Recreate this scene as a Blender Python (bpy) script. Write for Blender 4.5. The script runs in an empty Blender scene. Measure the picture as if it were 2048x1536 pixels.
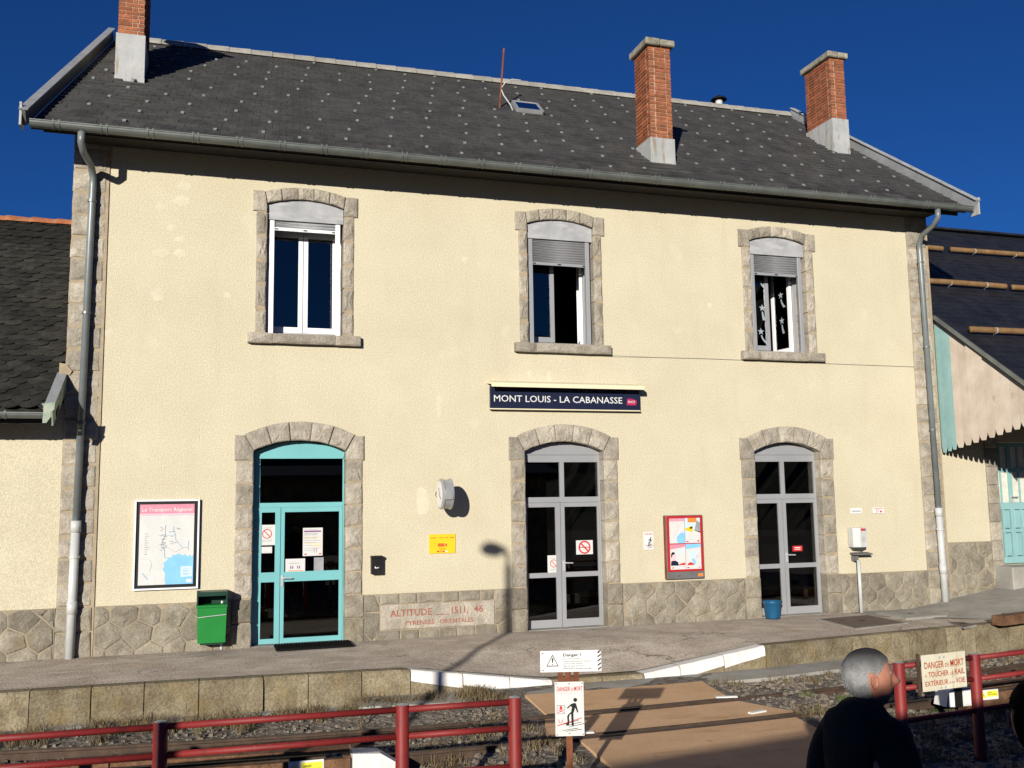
import bpy, bmesh, math, random
from mathutils import Vector, Matrix
random.seed(7)
SC = bpy.context.scene
COL = SC.collection
V = Vector

# ------------------------------------------------------------------ camera
CAM = V((3.7779, -15.2002, 2.1173))
YAW, PITCH, ROLL = math.radians(17.729), math.radians(6.827), math.radians(-0.847)
FPX = 1932.31                      # focal length in pixels of the 2048 px wide photograph
_f = V((math.sin(YAW)*math.cos(PITCH), math.cos(YAW)*math.cos(PITCH), math.sin(PITCH)))
_r0 = V((math.cos(YAW), -math.sin(YAW), 0)); _u0 = _r0.cross(_f)
_c, _s = math.cos(ROLL), math.sin(ROLL)
CR = _c*_r0 + _s*_u0; CU = -_s*_r0 + _c*_u0; CF = _f
cd = bpy.data.cameras.new('camera'); cam = bpy.data.objects.new('camera', cd); COL.objects.link(cam)
cd.sensor_width = 36.0; cd.sensor_fit = 'HORIZONTAL'; cd.lens = 36.0*FPX/2048.0
cd.clip_start = 0.05; cd.clip_end = 3000
M = Matrix((CR, CU, -CF)).transposed().to_4x4(); M.translation = CAM
cam.matrix_world = M
SC.camera = cam

# ------------------------------------------------------------------ sky, sun, exposure
SUN = V((0.638, 1.0, -0.296)).normalized()        # direction the sunlight travels
EL = math.asin(-SUN.z); AZ = math.atan2(-SUN.x, -SUN.y)
w = bpy.data.worlds.new('World'); SC.world = w; w.use_nodes = True
nt = w.node_tree; bg = nt.nodes['Background']
sky = nt.nodes.new('ShaderNodeTexSky'); sky.sky_type = 'NISHITA'; sky.sun_disc = False
sky.sun_elevation = EL; sky.sun_rotation = AZ
sky.altitude = 1600; sky.air_density = 0.9; sky.dust_density = 0.0; sky.ozone_density = 5.0
tint = nt.nodes.new('ShaderNodeMix'); tint.data_type = 'RGBA'; tint.blend_type = 'MULTIPLY'; tint.inputs['Factor'].default_value = 1.0
tint.inputs['B'].default_value = (0.27, 0.66, 1.12, 1)          # the deep blue of high mountain air
nt.links.new(sky.outputs[0], tint.inputs['A']); nt.links.new(tint.outputs['Result'], bg.inputs[0]); bg.inputs[1].default_value = 0.05
sd = bpy.data.lights.new('sun', 'SUN'); sun = bpy.data.objects.new('sun', sd); COL.objects.link(sun)
sd.energy = 5.0; sd.angle = math.radians(0.53); sd.color = (1.0, 0.945, 0.84)
sun.rotation_euler = SUN.to_track_quat('-Z', 'Y').to_euler(); sun.location = (-12, -30, 20)
SC.view_settings.view_transform = 'Standard'; SC.view_settings.look = 'None'
SC.view_settings.exposure = 0.25; SC.view_settings.gamma = 1.0
SC.view_settings.use_curve_mapping = False
SC.cycles.max_bounces = 6; SC.cycles.diffuse_bounces = 1; SC.cycles.transparent_max_bounces = 12; SC.cycles.use_denoising = True

# ------------------------------------------------------------------ photo pixel -> place
def ray(px, py): return CR*((px-1024)/FPX) - CU*((py-768)/FPX) + CF
def F(px, py, Y=0.0):
    d = ray(px, py); return CAM + d*((Y-CAM.y)/d.y)
def G(px, py, Z=0.0):
    d = ray(px, py); return CAM + d*((Z-CAM.z)/d.z)
def ON(px, py, s, z0):                       # on the sloping plane z = s*y + z0
    d = ray(px, py); return CAM + d*((s*CAM.y+z0-CAM.z)/(d.z-s*d.y))

# ------------------------------------------------------------------ materials
MATS = {}
def mat(name, c, c2=None, rough=0.8, scale=6.0, var=0.12, spk=0.0, sscale=70.0, bump=0.0, bscale=60.0,
        bdist=0.01, metal=0.0, orand=0.0, spec=0.3, coat=0.0):
    m = bpy.data.materials.new(name); m.use_nodes = True; n = m.node_tree.nodes; L = m.node_tree.links
    b = n['Principled BSDF']; b.inputs['Roughness'].default_value = rough
    b.inputs['Metallic'].default_value = metal; b.inputs['Specular IOR Level'].default_value = spec
    b.inputs['Coat Weight'].default_value = coat
    g = n.new('ShaderNodeNewGeometry'); pos = g.outputs['Position']
    nz = n.new('ShaderNodeTexNoise'); nz.inputs['Scale'].default_value = scale; nz.inputs['Detail'].default_value = 6
    nz.inputs['Roughness'].default_value = 0.62
    L.new(pos, nz.inputs['Vector'])
    if c2 is None:
        ca = [x*(1-var) for x in c]; cb = [min(1, x*(1+var)) for x in c]
    else: ca, cb = c, c2
    rp = n.new('ShaderNodeValToRGB'); rp.color_ramp.elements[0].position = 0.36; rp.color_ramp.elements[1].position = 0.64
    rp.color_ramp.elements[0].color = (*ca, 1); rp.color_ramp.elements[1].color = (*cb, 1)
    L.new(nz.outputs['Fac'], rp.inputs['Fac']); col = rp.outputs['Color']
    if spk > 0:
        n2 = n.new('ShaderNodeTexNoise'); n2.inputs['Scale'].default_value = sscale; n2.inputs['Detail'].default_value = 3
        L.new(pos, n2.inputs['Vector'])
        mr = n.new('ShaderNodeMapRange'); mr.inputs[1].default_value = 0.3; mr.inputs[2].default_value = 0.7
        mr.inputs[3].default_value = 1-spk; mr.inputs[4].default_value = 1+spk
        L.new(n2.outputs['Fac'], mr.inputs[0])
        mx = n.new('ShaderNodeVectorMath'); mx.operation = 'SCALE'; L.new(col, mx.inputs[0]); L.new(mr.outputs[0], mx.inputs['Scale'])
        col = mx.outputs[0]
    if orand > 0:
        oi = n.new('ShaderNodeObjectInfo'); mr = n.new('ShaderNodeMapRange')
        mr.inputs[3].default_value = 1-orand; mr.inputs[4].default_value = 1+orand
        L.new(oi.outputs['Random'], mr.inputs[0])
        mx = n.new('ShaderNodeVectorMath'); mx.operation = 'SCALE'; L.new(col, mx.inputs[0]); L.new(mr.outputs[0], mx.inputs['Scale'])
        col = mx.outputs[0]
    L.new(col, b.inputs['Base Color'])
    if bump > 0:
        n3 = n.new('ShaderNodeTexNoise'); n3.inputs['Scale'].default_value = bscale; n3.inputs['Detail'].default_value = 4
        L.new(pos, n3.inputs['Vector'])
        bp = n.new('ShaderNodeBump'); bp.inputs['Strength'].default_value = bump; bp.inputs['Distance'].default_value = bdist
        L.new(n3.outputs['Fac'], bp.inputs['Height']); L.new(bp.outputs[0], b.inputs['Normal'])
    MATS[name] = m; return m

def add_spots(m, col, scale, lo, hi, amount=1.0, detail=4, stretch=(1,1,1), offs=0.0):
    """worn patches / stains of their own shape over a material's colour"""
    n = m.node_tree.nodes; L = m.node_tree.links; b = n['Principled BSDF']
    src = b.inputs['Base Color'].links[0].from_socket
    g = n.new('ShaderNodeNewGeometry'); mp = n.new('ShaderNodeMapping'); mp.inputs['Scale'].default_value = stretch
    mp.inputs['Location'].default_value = (offs, offs*0.7, -offs)
    nz = n.new('ShaderNodeTexNoise'); nz.inputs['Scale'].default_value = scale; nz.inputs['Detail'].default_value = detail
    L.new(g.outputs['Position'], mp.inputs['Vector']); L.new(mp.outputs[0], nz.inputs['Vector'])
    mr = n.new('ShaderNodeMapRange'); mr.inputs[1].default_value = lo; mr.inputs[2].default_value = hi; mr.inputs[4].default_value = amount
    L.new(nz.outputs['Fac'], mr.inputs[0])
    mx = n.new('ShaderNodeMix'); mx.data_type = 'RGBA'
    L.new(mr.outputs[0], mx.inputs['Factor']); L.new(src, mx.inputs['A']); mx.inputs['B'].default_value = (*col, 1)
    L.new(mx.outputs['Result'], b.inputs['Base Color']); return m

def add_cracks(m, col, scale, width=0.02, amount=0.8, stretch=(1,1,1)):
    n = m.node_tree.nodes; L = m.node_tree.links; b = n['Principled BSDF']
    src = b.inputs['Base Color'].links[0].from_socket
    g = n.new('ShaderNodeNewGeometry'); mp = n.new('ShaderNodeMapping'); mp.inputs['Scale'].default_value = stretch
    wz = n.new('ShaderNodeTexNoise'); wz.inputs['Scale'].default_value = 2.5; wz.inputs['Detail'].default_value = 5
    L.new(g.outputs['Position'], wz.inputs['Vector'])
    ad = n.new('ShaderNodeVectorMath'); ad.operation = 'MULTIPLY_ADD'; ad.inputs[1].default_value = (0.9, 0.9, 0.9)
    L.new(wz.outputs['Color'], ad.inputs[0]); L.new(g.outputs['Position'], ad.inputs[2]); L.new(ad.outputs[0], mp.inputs['Vector'])
    vo = n.new('ShaderNodeTexVoronoi'); vo.feature = 'DISTANCE_TO_EDGE'; vo.inputs['Scale'].default_value = scale
    L.new(mp.outputs[0], vo.inputs['Vector'])
    mr = n.new('ShaderNodeMapRange'); mr.inputs[1].default_value = 0; mr.inputs[2].default_value = width
    mr.inputs[3].default_value = amount; mr.inputs[4].default_value = 0; L.new(vo.outputs['Distance'], mr.inputs[0])
    nz = n.new('ShaderNodeTexNoise'); nz.inputs['Scale'].default_value = 1.1; L.new(g.outputs['Position'], nz.inputs['Vector'])
    m2 = n.new('ShaderNodeMapRange'); m2.inputs[1].default_value = .48; m2.inputs[2].default_value = .6; L.new(nz.outputs['Fac'], m2.inputs[0])
    mu = n.new('ShaderNodeMath'); mu.operation = 'MULTIPLY'; L.new(mr.outputs[0], mu.inputs[0]); L.new(m2.outputs[0], mu.inputs[1])
    mx = n.new('ShaderNodeMix'); mx.data_type = 'RGBA'
    L.new(mu.outputs[0], mx.inputs['Factor']); L.new(src, mx.inputs['A']); mx.inputs['B'].default_value = (*col, 1)
    L.new(mx.outputs['Result'], b.inputs['Base Color']); return m

RENDERW = mat('cream_roughcast', (0.548,0.49,0.355), (0.588,0.53,0.39), rough=0.95, scale=0.9, spk=0.13, sscale=46, bump=0.7, bscale=55, bdist=0.012, spec=0.1)
add_spots(RENDERW, (0.63,0.575,0.44), 1.9, 0.64, 0.70, 0.35, detail=2)
add_spots(RENDERW, (0.47,0.41,0.285), 1.6, 0.56, 0.80, 0.32, detail=8, stretch=(2.2,1,0.35), offs=4.0)
GRANITE = mat('granite', (0.272,0.24,0.193), (0.405,0.363,0.298), rough=0.9, scale=5, spk=0.20, sscale=48, bump=0.7, bscale=26, bdist=0.022, orand=0.2, spec=0.2)
add_spots(GRANITE, (0.22,0.175,0.115), 3.0, 0.60, 0.75, 0.5)
PLINTH = mat('plinth_granite', (0.19,0.166,0.128), (0.295,0.263,0.207), rough=0.92, scale=4, spk=0.19, sscale=46, bump=0.7, bscale=24, bdist=0.022, orand=0.22, spec=0.2)
add_spots(PLINTH, (0.19,0.15,0.085), 2.2, 0.56, 0.72, 0.6)
KERB = mat('kerb_granite', (0.165,0.130,0.080), (0.265,0.225,0.150), rough=0.93, scale=3.5, spk=0.28, sscale=40, bump=0.8, bscale=24, bdist=0.024, orand=0.16, spec=0.2)
add_spots(KERB, (0.23,0.165,0.070), 2.5, 0.55, 0.75, 0.6); add_spots(KERB, (0.10,0.085,0.06), 3.5, 0.6, 0.75, 0.6, offs=3.0)
MORTAR = mat('mortar', (0.36,0.29,0.20), rough=0.95, scale=7, spk=0.12, bump=0.4, bscale=60, spec=0.1)
PLM = mat('plinth_joint', (0.31,0.255,0.18), rough=0.95, scale=7, spk=0.12, bump=0.4, bscale=60, spec=0.1)
WHITEPAINT = mat('white_paint', (0.74,0.72,0.69), rough=0.75, scale=5, var=0.06, spk=0.05, bump=0.6, bscale=30, bdist=0.015)
SLATE = mat('slate', (0.045,0.0435,0.042), (0.070,0.067,0.064), rough=0.62, scale=2.6, spk=0.22, sscale=24, bump=0.4, bscale=30, orand=0.25, spec=0.35)
add_spots(SLATE, (0.115,0.11,0.10), 6.0, 0.62, 0.74, 0.6, stretch=(0.5,1.6,1.6)); add_spots(SLATE, (0.030,0.029,0.028), 1.6, 0.55, 0.72, 0.5, offs=6)
SLATE_OLD = mat('old_slate', (0.016,0.016,0.014), (0.036,0.034,0.028), rough=0.8, scale=5, spk=0.25, sscale=30, bump=0.5, bscale=30, orand=0.35, spec=0.25)
add_spots(SLATE_OLD, (0.075,0.07,0.05), 7, 0.64, 0.78, 0.5)
SLATE_NEW = mat('new_slate', (0.010,0.011,0.015), (0.020,0.022,0.028), rough=0.5, scale=3, spk=0.2, sscale=25, bump=0.3, bscale=25, orand=0.2, spec=0.4)
ZINC = mat('zinc', (0.33,0.34,0.35), (0.42,0.43,0.44), rough=0.42, scale=4, metal=0.35, spk=0.05, spec=0.5)
ZINC_P = mat('painted_zinc', (0.34,0.345,0.34), (0.43,0.435,0.43), rough=0.5, scale=3, spk=0.05, spec=0.4)
add_spots(ZINC_P, (0.24,0.18,0.09), 4.5, 0.56, 0.70, 0.8, stretch=(3.0,3.0,0.5), offs=2)
GUTTER = mat('gutter_grey', (0.125,0.138,0.130), (0.175,0.19,0.178), rough=0.45, scale=3, metal=0.3, spk=0.06, spec=0.5)
PIPEG = mat('pipe_grey', (0.15,0.172,0.178), (0.195,0.215,0.22), rough=0.4, scale=3, metal=0.15, spec=0.5)
PVC = mat('pale_pvc', (0.46,0.47,0.46), (0.54,0.55,0.54), rough=0.4, scale=3, spec=0.45)
RIDGE = mat('ridge_cement', (0.27,0.255,0.225), (0.37,0.355,0.31), rough=0.9, scale=4, spk=0.15, orand=0.1)
BRICK = mat('chimney_brick', (0.215,0.070,0.034), (0.335,0.118,0.056), rough=0.85, scale=9, spk=0.18, sscale=60, bump=0.5, bscale=60, orand=0.25, spec=0.2)
add_spots(BRICK, (0.10,0.055,0.035), 4.0, 0.62, 0.76, 0.7)
BRICKM = mat('brick_mortar', (0.42,0.30,0.22), rough=0.95, scale=9, spk=0.1)
CAPSTONE = mat('chimney_cap_cement', (0.17,0.155,0.12), (0.36,0.335,0.27), rough=0.95, scale=6, spk=0.25, bump=0.6, bscale=30)
TEAL = mat('turquoise_paint', (0.17,0.44,0.46), rough=0.38, scale=2, var=0.04, spk=0.02, spec=0.4)
TEALW = mat('turquoise_board', (0.25,0.43,0.42), (0.31,0.49,0.475), rough=0.8, scale=4, spk=0.08, bump=0.2, bscale=30)
TEAL2 = mat('pale_turquoise_paint', (0.23,0.42,0.425), rough=0.6, scale=3, var=0.06)
ALU = mat('grey_aluminium', (0.37,0.375,0.39), rough=0.35, scale=2, var=0.04, metal=0.25, spec=0.5)
WHITEPVC = mat('white_pvc', (0.84,0.84,0.85), rough=0.35, scale=2, var=0.02, spec=0.45)
SHUT = mat('shutter_grey', (0.22,0.22,0.23), rough=0.5, var=0.05)
PANEL = mat('faded_grey_panel', (0.30,0.305,0.32), (0.40,0.405,0.42), rough=0.8, scale=3, spk=0.05)
add_spots(PANEL, (0.45,0.45,0.46), 3.5, 0.52, 0.66, 0.7, stretch=(0.8,1,3.0))
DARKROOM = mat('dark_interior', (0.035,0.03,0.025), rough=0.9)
WHITE = mat('white_sheet', (0.68,0.68,0.67), rough=0.5, scale=3, var=0.02)
PAPER = mat('paper', (0.60,0.60,0.585), rough=0.7, scale=12, var=0.03, bump=0.15, bscale=9, bdist=0.02)
MATB = mat('black_rubber', (0.010,0.010,0.010), rough=0.95, spec=0.05)
BLACK = mat('black_paint', (0.012,0.012,0.012), rough=0.45)
NAVY = mat('navy_enamel', (0.012,0.016,0.042), rough=0.4, var=0.08)
CANOPYC = mat('cream_canopy', (0.72,0.66,0.46), rough=0.6, var=0.03)
REDM = mat('red_print', (0.55,0.035,0.035), rough=0.5, var=0.05)
PINKM = mat('pink_print', (0.62,0.24,0.33), rough=0.6, var=0.06)
LPINK = mat('pale_pink_print', (0.80,0.48,0.55), rough=0.6, var=0.05)
BLUEM = mat('blue_print', (0.22,0.50,0.78), rough=0.6, var=0.06)
LBLUE = mat('pale_blue_print', (0.50,0.68,0.82), rough=0.6, var=0.06)
GREYP = mat('grey_print', (0.30,0.30,0.32), rough=0.6)
PURPLE = mat('purple_print', (0.20,0.05,0.22), rough=0.6)
ORANGE = mat('orange_print', (0.72,0.24,0.05), rough=0.6)
YELLOW = mat('yellow_plaque', (0.78,0.52,0.02), rough=0.45, var=0.04)
YELLOWG = mat('warning_yellow', (0.78,0.72,0.06), rough=0.5, var=0.05)
BINGREEN = mat('green_plastic', (0.014,0.20,0.036), rough=0.35, var=0.05, spec=0.45)
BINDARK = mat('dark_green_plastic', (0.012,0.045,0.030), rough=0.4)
BUCKET = mat('blue_plastic', (0.009,0.08,0.175), rough=0.4, var=0.08, spec=0.45)
CASERED = mat('red_case', (0.42,0.022,0.025), rough=0.4, var=0.05)
CASEGREY = mat('grey_case', (0.14,0.14,0.14), rough=0.5)
RAILRED = mat('railing_red', (0.175,0.016,0.016), (0.22,0.022,0.020), rough=0.55, scale=3, spk=0.06, spec=0.35, bump=0.1, bscale=40)
add_spots(RAILRED, (0.10,0.018,0.014), 9, 0.58, 0.72, 0.7); add_spots(RAILRED, (0.30,0.11,0.09), 38, 0.70, 0.76, 0.7, offs=3)
RUST = mat('rusty_steel', (0.13,0.045,0.022), (0.22,0.075,0.035), rough=0.85, scale=8, spk=0.2, bump=0.3, bscale=50)
RAILST = mat('rail_steel', (0.055,0.036,0.026), (0.095,0.06,0.042), rough=0.75, scale=6, spk=0.2, metal=0.2)
RAILTOP = mat('worn_rail_top', (0.075,0.055,0.042), rough=0.6, metal=0.1, scale=5)
TIMBER = mat('guard_timber', (0.10,0.050,0.026), (0.19,0.10,0.055), rough=0.9, scale=6, spk=0.25, sscale=40, bump=0.5, bscale=40)
RAWWOOD = mat('raw_pine', (0.50,0.415,0.335), (0.61,0.53,0.45), rough=0.9, scale=2.2, spk=0.05, orand=0.07)
add_spots(RAWWOOD, (0.30,0.22,0.16), 7, 0.68, 0.76, 0.8, stretch=(1,1,0.5))
LOGW = mat('peeled_log', (0.17,0.095,0.04), (0.26,0.155,0.07), rough=0.8, scale=5, spk=0.15)
DECK = mat('crossing_resin', (0.60,0.37,0.205), (0.69,0.44,0.25), rough=0.95, scale=1.6, spk=0.10, sscale=60, bump=0.3, bscale=70)
add_spots(DECK, (0.33,0.18,0.09), 2.5, 0.58, 0.75, 0.5, stretch=(0.6,2.5,1)); add_spots(DECK, (0.30,0.17,0.09), 9, 0.68, 0.76, 0.6)
PAVING = mat('worn_asphalt', (0.41,0.345,0.285), (0.55,0.475,0.40), rough=0.95, scale=1.9, spk=0.26, sscale=30, bump=0.8, bscale=40, bdist=0.015, spec=0.1)
add_spots(PAVING, (0.60,0.54,0.46), 1.9, 0.58, 0.66, 0.75, stretch=(0.8,2.6,1)); add_spots(PAVING, (0.22,0.175,0.135), 2.6, 0.62, 0.75, 0.5, stretch=(0.6,2.0,1), offs=5)
add_spots(PAVING, (0.36,0.25,0.15), 0.9, 0.60, 0.72, 0.5, offs=9)
add_cracks(PAVING, (0.09,0.07,0.05), 1.0, 0.022, 0.75, stretch=(0.7,1.4,1))
CONCRETE = mat('concrete', (0.27,0.255,0.225), (0.37,0.355,0.315), rough=0.93, scale=2.2, spk=0.1, bump=0.3, bscale=50)
add_spots(CONCRETE, (0.25,0.225,0.18), 2.5, 0.58, 0.74, 0.5)
MANHOLE = mat('brown_manhole', (0.115,0.085,0.065), (0.16,0.125,0.10), rough=0.85, scale=5, spk=0.15, bump=0.4, bscale=60)
BALLAST = mat('ballast_earth', (0.10,0.085,0.07), (0.24,0.21,0.175), rough=1.0, scale=9, spk=0.45, sscale=22, bump=1.0, bscale=18, bdist=0.05)
STONES = mat('ballast_stone', (0.095,0.076,0.058), (0.23,0.195,0.155), rough=0.95, scale=13, spk=0.25, bump=0.4, bscale=50)
EARTH = mat('earth', (0.06,0.05,0.035), (0.10,0.085,0.06), rough=1.0, scale=0.8, spk=0.25)
DRYGRASS = mat('dry_grass', (0.10,0.072,0.038), (0.23,0.175,0.095), rough=0.9, scale=6)
GREENGRASS = mat('weed_green', (0.05,0.085,0.02), (0.12,0.15,0.05), rough=0.8, scale=6)
FOREST = mat('wooded_slope', (0.022,0.030,0.014), (0.075,0.062,0.035), rough=1.0, scale=0.06, spk=0.3, sscale=0.5)
SHELTER = mat('shelter_stone', (0.16,0.13,0.095), (0.30,0.25,0.19), rough=0.95, scale=2.5, spk=0.2, sscale=9)
STEEL = mat('galvanised', (0.50,0.51,0.52), rough=0.4, metal=0.25, var=0.05)
SKIN = mat('skin', (0.33,0.135,0.09), (0.41,0.185,0.125), rough=0.55, scale=14, spk=0.05, spec=0.35)
HAIR = mat('grey_hair', (0.19,0.188,0.188), (0.27,0.27,0.27), rough=0.9, spec=0.1, scale=30, spk=0.16, sscale=220, bump=0.6, bscale=240, bdist=0.003)
def dark_crown(m, z0, z1, col):                 # hair keeps its dark colour on the crown
    n = m.node_tree.nodes; L = m.node_tree.links; b = n['Principled BSDF']; src = b.inputs['Base Color'].links[0].from_socket
    g = n.new('ShaderNodeNewGeometry'); sp = n.new('ShaderNodeSeparateXYZ'); L.new(g.outputs['Position'], sp.inputs[0])
    mr = n.new('ShaderNodeMapRange'); mr.inputs[1].default_value = z0; mr.inputs[2].default_value = z1; L.new(sp.outputs['Z'], mr.inputs[0])
    mx = n.new('ShaderNodeMix'); mx.data_type = 'RGBA'; L.new(mr.outputs[0], mx.inputs['Factor']); L.new(src, mx.inputs['A']); mx.inputs['B'].default_value = (*col, 1); L.new(mx.outputs['Result'], b.inputs['Base Color'])
DARKHAIR = mat('dark_hair', (0.006,0.005,0.005), rough=0.9, spec=0.05)
JACKET = mat('black_cloth', (0.010,0.010,0.011), (0.018,0.018,0.02), rough=0.95, scale=9, bump=0.3, bscale=30)
OLIVE = mat('olive_cloth', (0.045,0.043,0.028), rough=0.95, bump=0.3, bscale=30)
TERRA = mat('terracotta', (0.28,0.09,0.04), (0.40,0.16,0.075), rough=0.9, scale=7, orand=0.2, spk=0.2)
add_spots(TERRA, (0.22,0.20,0.14), 6, 0.55, 0.66, 0.8)

def glassmat(name, tint=0.55, rough=0.0):
    m = bpy.data.materials.new(name); m.use_nodes = True; n = m.node_tree.nodes; L = m.node_tree.links
    n.remove(n['Principled BSDF']); out = n['Material Output']
    tr = n.new('ShaderNodeBsdfTransparent'); tr.inputs[0].default_value = (tint, tint*1.02, tint*1.03, 1)
    gl = n.new('ShaderNodeBsdfGlossy'); gl.inputs['Roughness'].default_value = rough
    fr = n.new('ShaderNodeFresnel'); fr.inputs['IOR'].default_value = 1.52
    ml = n.new('ShaderNodeMath'); ml.operation = 'MULTIPLY'; ml.inputs[1].default_value = 2.0; ml.use_clamp = True
    L.new(fr.outputs[0], ml.inputs[0])
    mx = n.new('ShaderNodeMixShader'); L.new(ml.outputs[0], mx.inputs[0]); L.new(tr.outputs[0], mx.inputs[1]); L.new(gl.outputs[0], mx.inputs[2])
    L.new(mx.outputs[0], out.inputs[0]); MATS[name] = m; return m
GLASS = glassmat('window_glass', 0.5); SKYGLASS = glassmat('skylight_glass', 0.25)

# ------------------------------------------------------------------ mesh helpers
def link(name, me, m=None, parent=None):
    o = bpy.data.objects.new(name, me); COL.objects.link(o)
    if m is not None and len(me.materials) == 0: me.materials.append(m)
    if parent is not None: setpar(o, parent)
    return o
def setpar(o, p):
    o.parent = p; o.matrix_parent_inverse = world_of(p).inverted()
def world_of(p):
    if p.parent is None: return p.matrix_basis.copy()
    return world_of(p.parent) @ p.matrix_parent_inverse @ p.matrix_basis
def mesh(name, vs, fs, m, parent=None, smooth=False, fix=True, mi=None, mats=None):
    me = bpy.data.meshes.new(name); me.from_pydata([tuple(v) for v in vs], [], fs)
    if mats:
        for k in mats: me.materials.append(k)
        for p, i in zip(me.polygons, mi): p.material_index = i
    else: me.materials.append(m)
    if fix:
        b = bmesh.new(); b.from_mesh(me); bmesh.ops.recalc_face_normals(b, faces=b.faces); b.to_mesh(me); b.free()
    if smooth:
        for p in me.polygons: p.use_smooth = True
    return link(name, me, None, parent)
class MB:
    """collects pieces of ONE part into one mesh"""
    def __init__(s): s.v = []; s.f = []
    def add(s, vs, fs):
        o = len(s.v); s.v += [V(v) for v in vs]; s.f += [tuple(i+o for i in f) for f in fs]
    def box(s, a, b):
        x0,y0,z0 = a; x1,y1,z1 = b
        s.add([(x0,y0,z0),(x1,y0,z0),(x1,y1,z0),(x0,y1,z0),(x0,y0,z1),(x1,y0,z1),(x1,y1,z1),(x0,y1,z1)],
              [(0,3,2,1),(4,5,6,7),(0,1,5,4),(1,2,6,5),(2,3,7,6),(3,0,4,7)])
    def beam(s, p, q, w, h, up=V((0,0,1))):
        p, q = V(p), V(q); d = (q-p).normalized(); r = d.cross(up).normalized(); u = r.cross(d)
        vs = [e + r*a*w/2 + u*b*h/2 for e in (p, q) for a, b in ((-1,-1),(1,-1),(1,1),(-1,1))]
        s.add(vs, [(0,1,2,3),(7,6,5,4),(0,4,5,1),(1,5,6,2),(2,6,7,3),(3,7,4,0)])
    def tube(s, pts, r, n=10, closed=True, r2=None):
        pts = [V(p) for p in pts]; rings = []; prev = None
        for i, p in enumerate(pts):
            d = (pts[min(i+1, len(pts)-1)] - pts[max(i-1, 0)]).normalized()
            a = prev if prev is not None else (V((0,0,1)) if abs(d.z) < .9 else V((1,0,0)))
            u = (a - d*a.dot(d)).normalized(); prev = u; v = d.cross(u)
            rr = r if r2 is None else r + (r2-r)*i/(len(pts)-1)
            rings.append([p + (u*math.cos(2*math.pi*k/n) + v*math.sin(2*math.pi*k/n))*rr for k in range(n)])
        fs = []
        for i in range(len(rings)-1):
            for k in range(n):
                fs.append((i*n+k, i*n+(k+1)%n, (i+1)*n+(k+1)%n, (i+1)*n+k))
        if closed: fs += [tuple(range(n)), tuple((len(rings)-1)*n+k for k in range(n))]
        s.add([v for R in rings for v in R], fs)
    def lathe(s, prof, c, n=20, axis='z'):
        vs = []; c = V(c)
        for (r, h) in prof:
            for k in range(n):
                a = 2*math.pi*k/n
                if axis == 'z': vs.append(c + V((r*math.cos(a), r*math.sin(a), h)))
                elif axis == 'x': vs.append(c + V((h, r*math.cos(a), r*math.sin(a))))
                else: vs.append(c + V((r*math.cos(a), h, r*math.sin(a))))
        fs = [(i*n+k, i*n+(k+1)%n, (i+1)*n+(k+1)%n, (i+1)*n+k) for i in range(len(prof)-1) for k in range(n)]
        s.add(vs, fs)
    def prism(s, poly, y0, y1):           # polygon in the x-z plane pushed along y
        n = len(poly); vs = [(x, y0, z) for x, z in poly] + [(x, y1, z) for x, z in poly]
        s.add(vs, [tuple(range(n)), tuple(range(2*n-1, n-1, -1))] + [(i, (i+1) % n, n+(i+1) % n, n+i) for i in range(n)])
    def build(s, name, m, parent=None, smooth=False): return mesh(name, s.v, s.f, m, parent, smooth)
def box(name, a, b, m, parent=None):
    k = MB(); k.box(a, b); return k.build(name, m, parent)
def bbox(name, a, b, m, parent=None, bev=0.004):
    """box with bevelled edges"""
    k = bmesh.new(); bmesh.ops.create_cube(k, size=1.0)
    for v in k.verts: v.co = V([a[i] + (v.co[i]+.5)*(b[i]-a[i]) for i in range(3)])
    bmesh.ops.bevel(k, geom=list(k.edges), offset=bev, segments=1, affect='EDGES')
    me = bpy.data.meshes.new(name); k.to_mesh(me); k.free(); return link(name, me, m, parent)
def empty(name, loc):
    o = bpy.data.objects.new(name, None); o.location = loc; o.empty_display_size = 0.2; COL.objects.link(o); return o
def tag(o, label, cat, group=None, kind=None):
    o['label'] = label; o['category'] = cat
    if group: o['group'] = group
    if kind: o['kind'] = kind
    return o
def thing(name, loc, label, cat, group=None): return tag(empty(name, loc), label, cat, group)
def struct(o): o['kind'] = 'structure'; return o
def stuff(o): o['kind'] = 'stuff'; return o

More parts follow.
